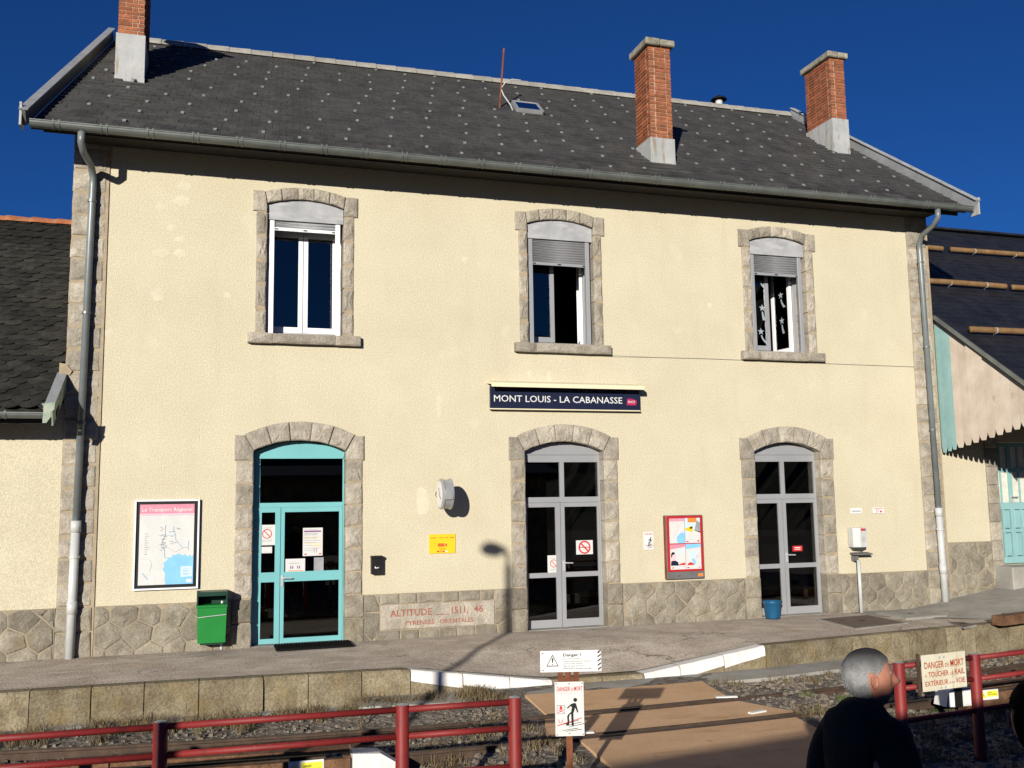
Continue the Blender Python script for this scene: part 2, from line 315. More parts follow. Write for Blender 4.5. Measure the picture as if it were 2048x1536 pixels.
def densify(poly, k=1):
    out = []
    for i, p in enumerate(poly):
        q = poly[(i+1) % len(poly)]
        for j in range(k+1): out.append((p[0]+(q[0]-p[0])*j/(k+1), p[1]+(q[1]-p[1])*j/(k+1)))
    return out
RNG = random.Random(3)
def stone(name, poly, yb, yf, m, parent, bev=0.018, pil=0.014, jit=0.006, k=1, gap=0.0):
    """rock-faced stone: outline in the facade plane, from depth yb to its uneven face about yf"""
    cx = sum(p[0] for p in poly)/len(poly); cz = sum(p[1] for p in poly)/len(poly)
    if gap:
        q = []
        for p in poly:
            dx, dz = cx-p[0], cz-p[1]; l = math.hypot(dx, dz); q.append((p[0]+dx/l*gap*1.35, p[1]+dz/l*gap*1.35))
        poly = q
    P = densify(poly, k); n = len(P); J = lambda a: RNG.uniform(-a, a)
    P = [(x+J(jit), z+J(jit)) for x, z in P]
    vs = [(x, yb, z) for x, z in P] + [(x, yf+bev*.8, z) for x, z in P]
    def inset(f): return [(x+(cx-x)*f, z+(cz-z)*f) for x, z in P]
    size = min(max(p[0] for p in P)-min(p[0] for p in P), max(p[1] for p in P)-min(p[1] for p in P))
    f1 = min(.3, 2.4*bev/max(size, .05))
    vs += [(x, yf+J(pil*.4), z) for x, z in inset(f1)] + [(x, yf-abs(J(pil)), z) for x, z in inset(.55)]
    vs.append((cx, yf-abs(J(pil)), cz)); fs = []
    for r in range(3):
        for i in range(n): fs.append((r*n+i, r*n+(i+1) % n, (r+1)*n+(i+1) % n, (r+1)*n+i))
    for i in range(n): fs.append((3*n+i, 3*n+(i+1) % n, 4*n))
    return mesh(name, vs, fs, m, parent)

def clip(poly, a, b, c):                  # keep a*x + b*z <= c
    out = []
    for i, p in enumerate(poly):
        q = poly[(i+1) % len(poly)]; dp = a*p[0]+b*p[1]-c; dq = a*q[0]+b*q[1]-c
        if dp <= 0: out.append(p)
        if dp*dq < 0:
            t = dp/(dp-dq); out.append((p[0]+(q[0]-p[0])*t, p[1]+(q[1]-p[1])*t))
    return out
def rubble(x0, x1, z0, z1, sx, rows, seed, hole=None):
    """irregular polygonal masonry: cells of jittered staggered seeds, clipped to the rectangle"""
    r = random.Random(seed); S = []; h = (z1-z0)/rows
    nx = max(2, round((x1-x0)/sx))
    for j in range(-1, rows+1):
        for i in range(-1, nx+2):
            S.append((x0+(i+(.5 if j % 2 else 0)+r.uniform(-.2, .2))*(x1-x0)/nx, z0+(j+.5+r.uniform(-.2, .2))*h))
    cells = []
    for s in S:
        P = [(x0, z0), (x1, z0), (x1, z1), (x0, z1)]
        for t in S:
            if t is s or abs(t[0]-s[0]) > 1.3 or not P: continue
            a, b = t[0]-s[0], t[1]-s[1]
            P = clip(P, a, b, (t[0]**2+t[1]**2-s[0]**2-s[1]**2)/2)
        if len(P) < 3: continue
        Q = []                             # drop very short edges
        for p in P:
            if not Q or math.hypot(p[0]-Q[-1][0], p[1]-Q[-1][1]) > .035: Q.append(p)
        if len(Q) > 2 and math.hypot(Q[0][0]-Q[-1][0], Q[0][1]-Q[-1][1]) < .035: Q.pop()
        if len(Q) < 3: continue
        ar = abs(sum(Q[i][0]*Q[(i+1) % len(Q)][1]-Q[(i+1) % len(Q)][0]*Q[i][1] for i in range(len(Q))))/2
        if ar > .012: cells.append(Q)
    return cells
def wall(name, x0, x1, z0, z1, y0, y1, holes, m, parent):
    """wall slab from y0 (face) to y1 with rectangular openings"""
    xs = sorted({x0, x1, *[h[0] for h in holes], *[h[1] for h in holes]}); zs = sorted({z0, z1, *[h[2] for h in holes], *[h[3] for h in holes]})
    k = MB()
    ins = lambda x, z: any(h[0] < x < h[1] and h[2] < z < h[3] for h in holes)
    for i in range(len(xs)-1):
        for j in range(len(zs)-1):
            a, b, c, d = xs[i], xs[i+1], zs[j], zs[j+1]
            if ins((a+b)/2, (c+d)/2): continue
            k.add([(a,y0,c),(b,y0,c),(b,y0,d),(a,y0,d)], [(0,1,2,3)]); k.add([(a,y1,c),(b,y1,c),(b,y1,d),(a,y1,d)], [(3,2,1,0)])
    for a, b, c, d in [(x0, x1, z0, z1)] + list(holes):
        k.add([(a,y0,c),(b,y0,c),(b,y0,d),(a,y0,d),(a,y1,c),(b,y1,c),(b,y1,d),(a,y1,d)], [(0,4,5,1),(1,5,6,2),(2,6,7,3),(3,7,4,0)])
    return mesh(name, k.v, k.f, m, parent, fix=False)

def text(name, body, m, parent, place, height, width=None, align='LEFT', thick=0.002, bold=0.0):
    """flat lettering: place(x, y) -> world point for text-local x, y (metres); height = cap height"""
    c = bpy.data.curves.new(name, 'FONT'); c.body = body; c.size = 1.0; c.resolution_u = 2; c.offset = bold
    c.space_line = 1.0
    o = bpy.data.objects.new(name, c); COL.objects.link(o)
    dg = bpy.context.evaluated_depsgraph_get(); me = bpy.data.meshes.new_from_object(o.evaluated_get(dg))
    bpy.data.objects.remove(o); bpy.data.curves.remove(c)
    xs = [v.co.x for v in me.vertices]; x0, x1 = min(xs), max(xs)
    s = height/0.73; sx = s if width is None else width/(x1-x0)
    sh = {'LEFT': 0, 'CENTER': -(x1-x0)*sx/2}[align]
    for v in me.vertices: v.co = place((v.co.x-x0)*sx+sh, v.co.y*s)
    me.materials.clear(); return link(name, me, m, parent)
def flat(name, poly, m, parent, place):
    """flat print: polygon in place() coordinates"""
    return mesh(name, [place(x, y) for x, y in poly], [tuple(range(len(poly)))], m, parent, fix=False)
def ring(name, cx, cy, r0, r1, m, parent, place, n=32):
    vs = [place(cx+r*math.cos(2*math.pi*i/n), cy+r*math.sin(2*math.pi*i/n)) for r in (r0, r1) for i in range(n)]
    return mesh(name, vs, [(i, (i+1) % n, n+(i+1) % n, n+i) for i in range(n)], m, parent, fix=False)
def rect(x0, y0, x1, y1): return [(x0,y0),(x1,y0),(x1,y1),(x0,y1)]
def on_wall(x0, z0, Y):                   # lettering / print on a surface facing the tracks
    return lambda x, y: V((x0+x, Y, z0+y))
def on_plane(o, u, off=0.0):
    o = V(o); u = V(u).normalized(); nrm = V((u.y, -u.x, 0))
    return lambda x, y, k=0.0: o + u*x + V((0,0,y)) + nrm*(off+k)

# =================================================================== THE SETTING
def interp(tab, x):
    if x <= tab[0][0]: return tab[0][1]
    for (a, b), (c, d) in zip(tab, tab[1:]):
        if x <= c: return b+(d-b)*(x-a)/(c-a)
    return tab[-1][1]
def smooth(a, b, x):
    t = max(0, min(1, (x-a)/(b-a))); return t*t*(3-2*t)
EDGE = [(-12,-2.3),(-2,-2.46),(1.6,-2.56),(3.2,-2.60),(4.4,-2.67),(5.6,-2.76),(6.3,-2.83),(8.1,-2.93),(9.56,-2.95),(11.44,-2.86),(13.0,-2.66),(14.5,-2.48),(16.3,-2.24),(20,-1.75),(30,-0.6)]
def edge(x): return interp(EDGE, x)
DIP = [(6.29,0),(8.15,-0.245),(9.5,-0.245),(11.44,0)]
def edgez(x): return interp(DIP, x)
def platz(x, y):
    e = edge(x); z = edgez(x)*smooth(0.42, 1.0, abs(y/e))
    if x > 16.3: z += 0.14*(x-16.3)*smooth(-2.6, -0.7, y)*(1 if x < 18.9 else 2.6/max(2.6, x-16.3))
    return z
def yfar(x): return -4.72+(0.016 if x < 7.5 else 0.012)*(x-7.5)**2 if -2 < x < 18 else (-4.72+.016*9.5**2-.304*(x+2) if x <= -2 else -4.72+.012*10.5**2+.252*(x-18))
RT = -0.27                                   # rail top
GR = -0.44                                   # track bed

struct(mesh('ground', [(-900,-900,-0.62),(900,-900,-0.62),(900,900,-0.62),(-900,900,-0.62)], [(0,1,2,3)], EARTH))

# track bed: an uneven sheet
def bedz(x, y):
    n = math.sin(x*5.1+y*3.3)*.012+math.sin(x*2.3-y*4.7+1)*.014+math.sin(x*9.7+2*y)*.006
    z = GR+n
    yf = yfar(x)
    if yf-1.6 < y < yf+.5: z += .05
    z += .14*smooth(5.9, 7.3, x)*smooth(12.2, 10.1, x)*smooth(-8.2, -7.2, y)
    if y > edge(x)-1.1 and 5.2 < x < 13.6: z = max(z, GR+.09*smooth(-1.1, -.7, y-edge(x))*smooth(5.2, 5.8, x)*smooth(13.6, 12.8, x))
    if y < -7.0: z += .10*smooth(-7.0, -9.0, y)
    if 6.85 < x < 10.5 and y > -9.5: z = min(z, RT-.032+.3*n)
    return z
nx, ny = 180, 90; vs = []; fs = []
for i in range(nx+1):
    for j in range(ny+1):
        x = -14+44*i/nx; y = -18+15.9*j/ny; y = min(y, edge(x)+.12); vs.append((x, y, bedz(x, y)))
for i in range(nx):
    for j in range(ny): a = i*(ny+1)+j; fs.append((a, a+ny+1, a+ny+2, a+1))
struct(mesh('track_bed', vs, fs, BALLAST, fix=False, smooth=True))

# platform: paving sheet, kerb blocks
plat = empty('platform', (8, -1.5, 0)); struct(plat)
vs = []; fs = []; xs = [-12+.25*i for i in range(169)]; NY = 12
for x in xs:
    for j in range(NY+1):
        y = (edge(x)+.22)*(1-j/NY)+0.6*j/NY; vs.append((x, y, platz(x, y)+.004*math.sin(x*2.1+j)*(1 if 0 < j < NY else 0)))
for i in range(len(xs)-1):
    for j in range(NY): a = i*(NY+1)+j; fs.append((a, a+NY+1, a+NY+2, a+1))
mesh('paving', vs, fs, PAVING, plat, fix=False, smooth=True)
jx = [-3.4,-2.3,-1.2,-0.1]
for px, py in ((-60,1392),(59,1384),(183,1375),(289,1368),(398,1363),(527,1355),(616,1349),(722,1343),(820,1339)): jx.append(G(px, py, 0).x)
jx += [7.0, 7.62, 8.2, 8.9, 9.5, 10.05, 10.75, 11.44]
for px, py in ((1632,1282),(1706,1275),(1771,1269),(1832,1263),(1890,1257),(1953,1252),(2022,1246)): jx.append(G(px, py, 0).x)
jx += [17.4, 18.4, 19.4]
for a, b in zip(jx, jx[1:]):
    g = .006; k = 3; top = []; n = 4
    white = 6.25 < (a+b)/2 < 8.15 or 9.5 < (a+b)/2 < 11.46
    low = 8.15 <= (a+b)/2 <= 9.5
    vs = []; fs = []; mi = []
    j1 = [RNG.uniform(-.012, .012) for _ in range(12)]
    dy = RNG.uniform(-.015, .015)
    for i in range(n+1):
        x = a+g+(b-a-2*g)*i/n; e = edge(x)+dy; zt = edgez(x)+.004; zb = -0.52
        hw = .135 if white else .09
        zm = max(zb+.03, zt-hw-.04*(i/n if (a+b)/2 < 9 else 1-i/n))
        c = .018 if i not in (0, n) else .03
        vs += [(x, e+.30, zt-.012), (x, e+c, zt), (x, e, zt-c), (x, e-.006+j1[i], zm), (x, e-.004+j1[i+5], zb)]
    for i in range(n):
        for r in range(4):
            q = i*5+r; fs.append((q, q+5, q+6, q+1)); mi.append(1 if white and r < 3 else 0)
    fs += [(0,1,2,3,4), tuple(n*5+r for r in (4,3,2,1,0))]; mi += [0, 0]
    o = mesh('kerb_stone', vs, fs, None, plat, mi=mi, mats=[KERB, WHITEPAINT])
for a, b in zip(jx, jx[1:]):
    k = MB(); k.box((a-.02, edge(a)+.03, -.5), (a+.02, edge(a)+.25, edgez(a)-.03)); k.build('kerb_joint', PLM, plat)
# concrete strip along the foot of the platform
vs = []; fs = []
for i in range(60):
    x = 5.6+.2*i*.62; vs += [(x, edge(x)+.1, -.30), (x, edge(x)-.60-.03*math.sin(x*3), -.305), (x, edge(x)-.60-.03*math.sin(x*3), -.5)]
fs = [(3*i+r, 3*i+3+r, 3*i+4+r, 3*i+1+r) for i in range(59) for r in (0, 1)]
struct(mesh('concrete_strip', vs, fs, CONCRETE, fix=False))
# rough concrete footing showing below the kerb further along
vs = []; fs = []
for i in range(50):
    x = -4+.2*i; w = .16+.07*math.sin(x*4.1)+.05*math.sin(x*9.3); vs += [(x, edge(x)+.1, -.40+.02*math.sin(x*6)), (x, edge(x)-w, -.42+.02*math.sin(x*6)), (x, edge(x)-w-.02, -.5)]
fs = [(3*i+r, 3*i+3+r, 3*i+4+r, 3*i+1+r) for i in range(49) for r in (0, 1)]
struct(mesh('footing_strip', vs, fs, CONCRETE, fix=False))
# concrete paving of the rising forecourt by the goods shed
vs = []; fs = []
for i in range(24):
    x = 15.05+.25*i
    for j in range(9):
        y0 = edge(x)+.25+max(0, 1.4-(x-15.05)*.9); y = y0+(0.55-y0)*j/8; vs.append((x, y, platz(x, y)+.008))
fs = [(i*9+j, i*9+9+j, i*9+10+j, i*9+j+1) for i in range(23) for j in range(8)]
struct(mesh('concrete_apron', vs, fs, CONCRETE, fix=False, smooth=True))
def cover(pts, m, label, z=.012):
    c = sum((V(p) for p in pts), V())/4; t = thing('manhole_cover', (c.x, c.y, platz(c.x, c.y)), label, 'manhole cover')
    P = [(p.x, p.y) for p in pts]
    def sheet(name, s, zz, mm):
        vs = [(c.x+(x-c.x)*s, c.y+(y-c.y)*s, zz+platz(x, y)) for x, y in P]; vs += [(x, y, z_-.03) for x, y, z_ in vs]
        mesh(name, vs, [(0,1,2,3),(0,1,5,4),(1,2,6,5),(2,3,7,6),(3,0,4,7)], mm, t)
    sheet('frame', 1.08, z-.003, CONCRETE); sheet('plate', .985, z+.004, m)
    k = MB(); k.box((c.x-.05, c.y-.012, z+.004+platz(c.x, c.y)), (c.x+.05, c.y+.012, z+.012+platz(c.x, c.y))); k.build('lifting_slot', BLACK, t)
cover([G(1641,1240), G(1735,1232), G(1810,1247), G(1712,1258)], MANHOLE, 'large brown square manhole cover set in the platform', .016)
cover([G(1755,1224,.03), G(1832,1219,.03), G(1888,1230,.03), G(1812,1236,.03)], CONCRETE, 'pale concrete manhole cover below the white drainpipe', .03)
cover([G(1897,1246), G(1925,1246), G(1951,1251), G(1928,1256)], MANHOLE, 'small dark cover at the platform edge', .016)

# railway track
trk = thing('railway_track', (8, -5.2, GR), 'single rusty narrow gauge railway track beside the platform', 'railway track')
def rail(name, off, x0, x1, parent, top=RT, h=.13):
    pr = [(-.055,-h),(.055,-h),(.05,-h+.014),(.010,-h+.03),(.010,-.035),(.030,-.025),(.030,-.004),(.024,0),(-.024,0),(-.030,-.004),(-.030,-.025),(-.010,-.035),(-.010,-h+.03),(-.05,-h+.014)]
    n = len(pr); N = int((x1-x0)/.4); vs = []; fs = []; mi = []
    for i in range(N+1):
        x = x0+(x1-x0)*i/N; s = (yfar(x+.05)-yfar(x-.05))/.1; l = math.hypot(1, s); nx_, ny_ = -s/l, 1/l
        for a, b in pr: vs.append((x+nx_*(a+off), yfar(x)+ny_*(a+off), top+b))
    for i in range(N):
        for k in range(n): fs.append((i*n+k, i*n+(k+1) % n, (i+1)*n+(k+1) % n, (i+1)*n+k)); mi.append(1 if k == 7 else 0)
    fs += [tuple(range(n)), tuple(N*n+k for k in range(n))]; mi += [0, 0]
    return mesh(name, vs, fs, None, parent, mi=mi, mats=[RAILST, RAILTOP])
rail('rail', 0.0, -6, 26, trk); rail('rail', -1.06, -6, 26, trk)
sl = MB(); sl.box((-.11,-.95,-.07), (.11,.95,.07)); slm = None
for i in range(44):
    x = -5.5+.68*i
    if 7.2 < x < 10.2: continue
    a = math.atan2(yfar(x+.05)-yfar(x-.05), .1); m = Matrix.Translation((x, yfar(x)-.53, RT-.195)) @ Matrix.Rotation(a, 4, 'Z')
    if slm is None: o = sl.build('sleeper', TIMBER); slm = o.data
    else: o = link('sleeper', slm)
    o.matrix_basis = m; setpar(o, trk)

# conductor rail with its timber guard, either side of the crossing
def conductor(x0, x1, endside, label):
    t = thing('conductor_rail', ((x0+x1)/2, yfar((x0+x1)/2)-1.5, GR), label, 'conductor rail', None)
    rail('rail', -1.40, x0+.1, x1-.1, t, top=-.15, h=.12)
    n = max(1, int((x1-x0)/1.7)); g = (x1-x0)/n
    for i in range(n):
        a, b = x0+g*i+.006, x0+g*(i+1)-.006
        for zz, ht, off in ((-.24, .15, -1.52), (-.095, .035, -1.44)):
            k = MB(); N = 3; w = .035 if ht > .1 else .17
            for j in range(N):
                u, v = a+(b-a)*j/N, a+(b-a)*(j+1)/N
                k.beam((u, yfar(u)+off, zz), (v, yfar(v)+off, zz), w, ht)
            k.build('guard_board', TIMBER, t)
    for i in range(n+1):
        x = x0+g*i; y = yfar(x)-1.42; k = MB(); k.box((x-.05, y-.07, GR-.05), (x+.05, y+.07, -.16)); k.build('insulator_block', TIMBER, t)
    return t
cl = conductor(-3.0, 5.10, 1, 'third rail behind brown guard boards, its end painted white')
xw = 5.32; k = MB()
prof = [(5.11,-.38),(5.11,-.12),(5.36,-.14),(5.55,-.26),(5.55,-.38)]
k.prism(prof, yfar(xw)-1.56, yfar(xw)-1.34); k.build('end_block', WHITEPAINT, cl)
cr = conductor(12.16, 22.0, -1, 'third rail behind brown guard boards with black and white end piece')
y = yfar(12.2)-1.42
k = MB(); k.prism([(11.80,-.27),(11.84,-.11),(11.92,-.08),(11.92,-.28)], y-.10, y+.10); k.build('end_block', WHITEPAINT, cr)
k = MB(); k.prism([(11.923,-.282),(11.923,-.077),(12.03,-.077),(12.03,-.282)], y-.104, y+.104); k.build('end_band', BLACK, cr)
k = MB(); k.prism([(12.033,-.28),(12.033,-.08),(12.15,-.08),(12.15,-.28)], y-.10, y+.10); k.build('end_block', WHITEPAINT, cr)
def yplate(x, z, w, h, label):
    Y = yfar(x)-1.56; t = thing('warning_plate', (x+w/2, Y, z), label, 'warning sign', None)
    bbox('plate', (x, Y-.006, z), (x+w, Y+.012, z+h), WHITE, t, .002)
    pl = on_wall(x, z, Y-.009); p2 = on_wall(x, z, Y-.012)
    flat('yellow_field', rect(w*.36, h*.3, w*.95, h*.9), YELLOWG, t, pl)
    flat('triangle', [(w*.04,h*.2),(w*.32,h*.2),(w*.18,h*.9)], YELLOWG, t, pl)
    flat('bolt', [(w*.17,h*.3),(w*.21,h*.5),(w*.18,h*.5),(w*.2,h*.75),(w*.15,h*.46),(w*.18,h*.46)], BLACK, t, p2)
    text('lettering', 'DANGER !\nCHOC ELECTRIQUE', BLACK, t, lambda a, b: p2(w*.40+a, h*.66+b*.9), h*.16, w*.5)
yplate(4.55, -.325, .31, .17, 'white and yellow electric warning plate on guard boards by white end block')
yplate(12.24, -.225, .26, .11, 'yellow and white warning plate on guard boards by striped end piece')

# level crossing deck between and beside the rails
dk = thing('crossing_deck', (8.7, -5.2, RT), 'ochre resin surfaced foot crossing over the track', 'foot crossing')
def slab(name, ya, yb, xl, xr, z, corner=0.0):
    vs = []; fs = []; N = 12
    for i in range(N+1):
        t = i/N
        for s, f in ((0, ya), (1, yb)):
            x = (xl[s]+(xr[s]-xl[s])*t); vs.append((x, f(x), z))
    vs += [(x, y, z-.14) for x, y, _ in vs]; M_ = 2*(N+1)
    for i in range(N):
        fs += [(2*i, 2*i+2, 2*i+3, 2*i+1), (M_+2*i, M_+2*i+2, 2*i+2, 2*i), (2*i+1, 2*i+3, M_+2*i+3, M_+2*i+1)]
    fs += [(0, 1, M_+1, M_), (2*N, 2*N+1, M_+2*N+1, M_+2*N)]
    return mesh(name, vs, fs, DECK, dk)
slab('deck_slab', lambda x: edge(x)-.615, lambda x: yfar(x)+.075, (7.62, 7.50), (10.05, 9.85), RT-.006)
slab('deck_slab', lambda x: yfar(x)-.15, lambda x: yfar(x)-.925, (7.40, 7.15), (9.85, 10.15), RT-.006)
slab('deck_slab', lambda x: yfar(x)-1.125, lambda x: -7.55+.02*(x-7.5), (7.42, 7.28), (9.98, 9.66), RT-.006)
for off, xa, xb in ((.055, 7.5, 9.9), (-.128, 7.40, 9.86), (-.947, 7.16, 10.14), (-1.108, 7.42, 9.98)):      # rusty angle irons lining the flangeways
    for i in range(6):
        p, q = xa+(xb-xa)*i/6, xa+(xb-xa)*(i+1)/6; k = MB(); k.beam((p, yfar(p)+off, RT-.047), (q, yfar(q)+off, RT-.047), .034, .09); k.build('edge_angle', RAILST, dk)
for (px, py), (qx, qy) in (((1432,1395),(1474,1394)), ((1500,1427),(1529,1422)), ((1170,1466),(1187,1465))):
    p, q = G(px, py, RT), G(qx, qy, RT); k = MB(); k.beam(p+V((0,0,.004)), q+V((0,0,.004)), .06, .018); k.build('rail_chair_cover', WHITEPAINT, dk)
vs = []; fs = []
for i in range(10):
    y = -7.56-1.0*i; vs += [(7.27+.0*i, y+.0, -.272-.02*i), (9.64-.05*i, y+.03, -.272-.02*i)]
fs = [(2*i, 2*i+1, 2*i+3, 2*i+2) for i in range(9)]
struct(mesh('path', vs, fs, DECK, fix=False))

# loose ballast, weeds
def scatter_stones(name, n, area, smin, smax, seed):
    r = random.Random(seed); k = MB(); c = 0
    base = [(-1,-.8,-.5),(.9,-1,-.6),(1,.9,-.4),(-.8,1,-.5),(-.6,-.6,.6),(.7,-.5,.5),(.6,.7,.7),(-.7,.5,.5)]
    fa = [(0,3,2,1),(4,5,6,7),(0,1,5,4),(1,2,6,5),(2,3,7,6),(3,0,4,7)]
    while c < n:
        x = r.uniform(area[0], area[1]); y = r.uniform(area[2], area[3])
        if y > edge(x)-.1 or (7.2 < x < 10.1 and y > -7.7) or (5.6 < x < 12.9 and y > edge(x)-.62): continue
        if 7.1 < x < 9.7 and y < -7.5: continue
        if y > -4.2 and x < 9 and r.random() < .55: continue
        s = smin+(smax-smin)*r.random()**2.2; a = r.uniform(0, 6.28); ca, sa = math.cos(a), math.sin(a); z = bedz(x, y)
        vs = []
        for bx, by, bz in base:
            bx *= s*r.uniform(.6, 1.15); by *= s*r.uniform(.6, 1.15); bz *= s*r.uniform(.6, 1.1)
            vs.append((x+bx*ca-by*sa, y+bx*sa+by*ca, z+s*.35+bz))
        k.add(vs, fa); c += 1
    return stuff(mesh(name, k.v, k.f, STONES, fix=False))
o = scatter_stones('gravel', 15000, (0.2, 17, -7.6, -2.7), .009, .036, 5); o['label'] = 'grey crushed stone ballast lying along the track'; o['category'] = 'gravel'
o = scatter_stones('gravel', 2200, (5.0, 15, -13.5, -7.4), .015, .06, 6); o['label'] = 'shaded loose stones on the near side of the track'; o['category'] = 'gravel'
def blades(name, spots, m, label, seed, dens=75, h=.16, spread=.13, wid=.0035):
    r = random.Random(seed); vs = []; fs = []
    for (x, y, z, s) in spots:
        for _ in range(int(dens*s)):
            a = r.uniform(0, 6.28); d = spread*s**.5*r.random()**.6; bx, by = x+d*math.cos(a), y+d*math.sin(a)
            hh = h*s**.4*r.uniform(.35, 1.1); lx, ly = r.uniform(-.6, .6)*hh, r.uniform(-.6, .6)*hh; t = r.uniform(0, 3.14); wx, wy = wid*math.cos(t), wid*math.sin(t)
            o = len(vs); vs += [(bx-wx, by-wy, z-.01), (bx+wx, by+wy, z-.01), (bx+lx*.45+wx*.7, by+ly*.45+wy*.7, z+hh*.6), (bx+lx*.45-wx*.7, by+ly*.45-wy*.7, z+hh*.6), (bx+lx, by+ly, z+hh*(1-.3*abs(lx)/hh))]
            fs += [(o, o+1, o+2, o+3), (o+3, o+2, o+4)]
    o = stuff(mesh(name, vs, fs, m, fix=False)); o['label'] = label; o['category'] = 'grass'; return o
r = random.Random(11); S = []; S2 = []
for i in range(150):
    x = r.uniform(-1, 7.3); y = edge(x)-.16-abs(r.gauss(0, .32)); S.append((x, y, bedz(x, y), r.uniform(.3, 1.2)))
for i in range(30):
    x = r.uniform(10.1, 16); y = edge(x)-.62-abs(r.gauss(0, .2)); S.append((x, y, bedz(x, y), r.uniform(.2, .7)))
for i in range(150):
    x = r.uniform(1, 7.2); y = r.uniform(-7.4, -5.0); S.append((x, y, bedz(x, y), r.uniform(.2, .9)))
for i in range(90):
    x = r.uniform(10.0, 15); y = r.uniform(-8.2, -5.5); S.append((x, y, bedz(x, y), r.uniform(.2, .9)))
blades('dry_grass', S, DRYGRASS, 'dry straw coloured grass and weeds along the track', 3)
for i in range(60):
    x = r.uniform(-1, 6.2); y = edge(x)-.25-abs(r.gauss(0, .25)); S2.append((x, y, bedz(x, y), r.uniform(.3, .9)))
for i in range(22):
    x = r.uniform(10.3, 13); y = r.uniform(-7.0, -4.5); S2.append((x, y, bedz(x, y), r.uniform(.3, .7)))
blades('green_grass', S2, GREENGRASS, 'low green weeds growing between the ballast stones', 4, h=.09)
def stalks(px, py, Z, h, seed):
    r = random.Random(seed); b = G(px, py, Z); k = MB()
    for _ in range(7):
        q = b+V((r.uniform(-.16,.16), r.uniform(-.1,.1), h*r.uniform(.6,1))); mid = (b+q)/2+V((r.uniform(-.05,.05), 0, .03)); k.tube([b+V((r.uniform(-.03,.03),0,0)), mid, q], .004, 4, r2=.002)
        for _ in range(5):
            p = mid+(q-mid)*r.random(); k.tube([p, p+V((r.uniform(-.06,.06), r.uniform(-.04,.04), r.uniform(.0,.06)))], .0028, 3)
    return k
for i, (px, py, h) in enumerate(((395,1478,.35),(480,1470,.3),(720,1455,.4),(955,1500,.34),(1000,1480,.36),(900,1520,.3),(1595,1345,.32),(1605,1452,.3),(870,1395,.2))):
    o = stalks(px, py, -.42, h, 40+i).build('dead_weed', DRYGRASS); tag(o, 'dead branching weed stalk standing in the ballast', 'weed', 'dead weed stalks')

# far side of the place, behind the viewer: wooded slope and an unseen stone shelter shaped to shade the crossing
vs = []; fs = []; N = 240
for i in range(N+1):
    a = math.radians(-165+i*150/N)          # from behind-left round to the right-hand side
    for j, (rr, hh) in enumerate(((70, -1), (110, 6), (170, 22), (260, 46), (380, 70))):
        f = (.33+.67*smooth(-118, -84, math.degrees(a)))*(1+.16*math.sin(i*.11+j*.4)+.07*math.sin(i*.31+j)+.02*math.sin(i*1.9+j*2)+.012*math.sin(i*3.7))
        vs.append((rr*math.cos(a), rr*math.sin(a), -.62+max(-.3, hh*f)))
fs = [(i*5+j, i*5+5+j, i*5+6+j, i*5+1+j) for i in range(N) for j in range(4)]
struct(mesh('hill', vs, fs, FOREST, fix=False))
sh = thing('shade_shelter', (4.2, -19.9, -.5), 'unseen low stone shelter across the tracks, shaped to shade the crossing', 'building')
ang = math.atan2(.15, 1); Rz = Matrix.Translation((0.25, -17.9, 0)) @ Matrix.Rotation(ang, 4, 'Z')
def rot(o): 
    for v in o.data.vertices: v.co = Rz @ v.co
    return o
rot(wall('wall', -1.6, 15, -.6, 2.9, -.75, -1.15, [(2.2,3.3,-.6,1.7),(4.6,5.6,.6,1.6),(8.0,9.2,-.6,1.7)], SHELTER, sh))
k = MB(); k.box((-1.6,-5,-.6), (-1.25,-1.16,2.9)); k.box((14.65,-5,-.6), (15,-1.16,2.9)); k.box((-1.6,-5.3,-.6), (15,-5.01,2.9)); rot(k.build('side_wall', SHELTER, sh))
k = MB()
for (y0, z0), (y1, z1) in (((0, 2.96), (-2.9, 3.38)), ((-2.9, 3.38), (-5.9, 2.96))):
    k.add([(-2,y0,z0),(15.4,y0,z0),(15.4,y1,z1),(-2,y1,z1),(-2,y0,z0+.06),(15.4,y0,z0+.06),(15.4,y1,z1+.06),(-2,y1,z1+.06)], [(0,1,2,3),(4,5,6,7),(0,1,5,4),(1,2,6,5),(2,3,7,6),(3,0,4,7)])
rot(k.build('roof', SLATE, sh))  # roof of the unseen shelter that shades the crossing

# =================================================================== STATION BUILDING
ST = thing('station_building', (9.55, 3.0, 0), 'two storey cream rendered railway station with granite quoins and grey slate roof', 'building')
XL, XR = 1.841, 17.261
DOORS = [(5.197, .697), (9.540, .703), (13.850, .683)]
WINS = [(5.240, .597), (9.545, .604), (13.845, .585)]
holes = [(c-h-.06, c+h+.06, -.2, 3.10) for c, h in DOORS] + [(c-h-.05, c+h+.05, 4.66, 6.93) for c, h in WINS]
wall('wall', XL+.05, XR-.05, -.3, 8.02, 0.0, 0.45, holes, RENDERW, ST)
k = MB()                                     # gables, rear wall
for x0, x1 in ((XL+.05, XL+.45), (XR-.45, XR-.05)):
    k.add([(x0,.452,-.3),(x0,8.6,-.3),(x0,8.6,8.0),(x0,4.5,11.15),(x0,.452,8.2),(x1,.452,-.3),(x1,8.6,-.3),(x1,8.6,8.0),(x1,4.5,11.15),(x1,.452,8.2)],
          [(0,1,2,3,4),(9,8,7,6,5),(0,5,6,1),(1,6,7,2),(2,7,8,3),(3,8,9,4),(4,9,5,0)])
k.box((XL+.46, 8.3, -.3), (XR-.46, 8.6, 8.0)); k.build('rear_wall', RENDERW, ST)
k = MB(); k.box((XL+.5,.46,-.06), (XR-.5,8.28,-.01)); k.box((XL+.5,.46,3.75), (XR-.5,8.28,4.0)); k.box((XL+.5,.46,7.6), (XR-.5,8.28,7.7))
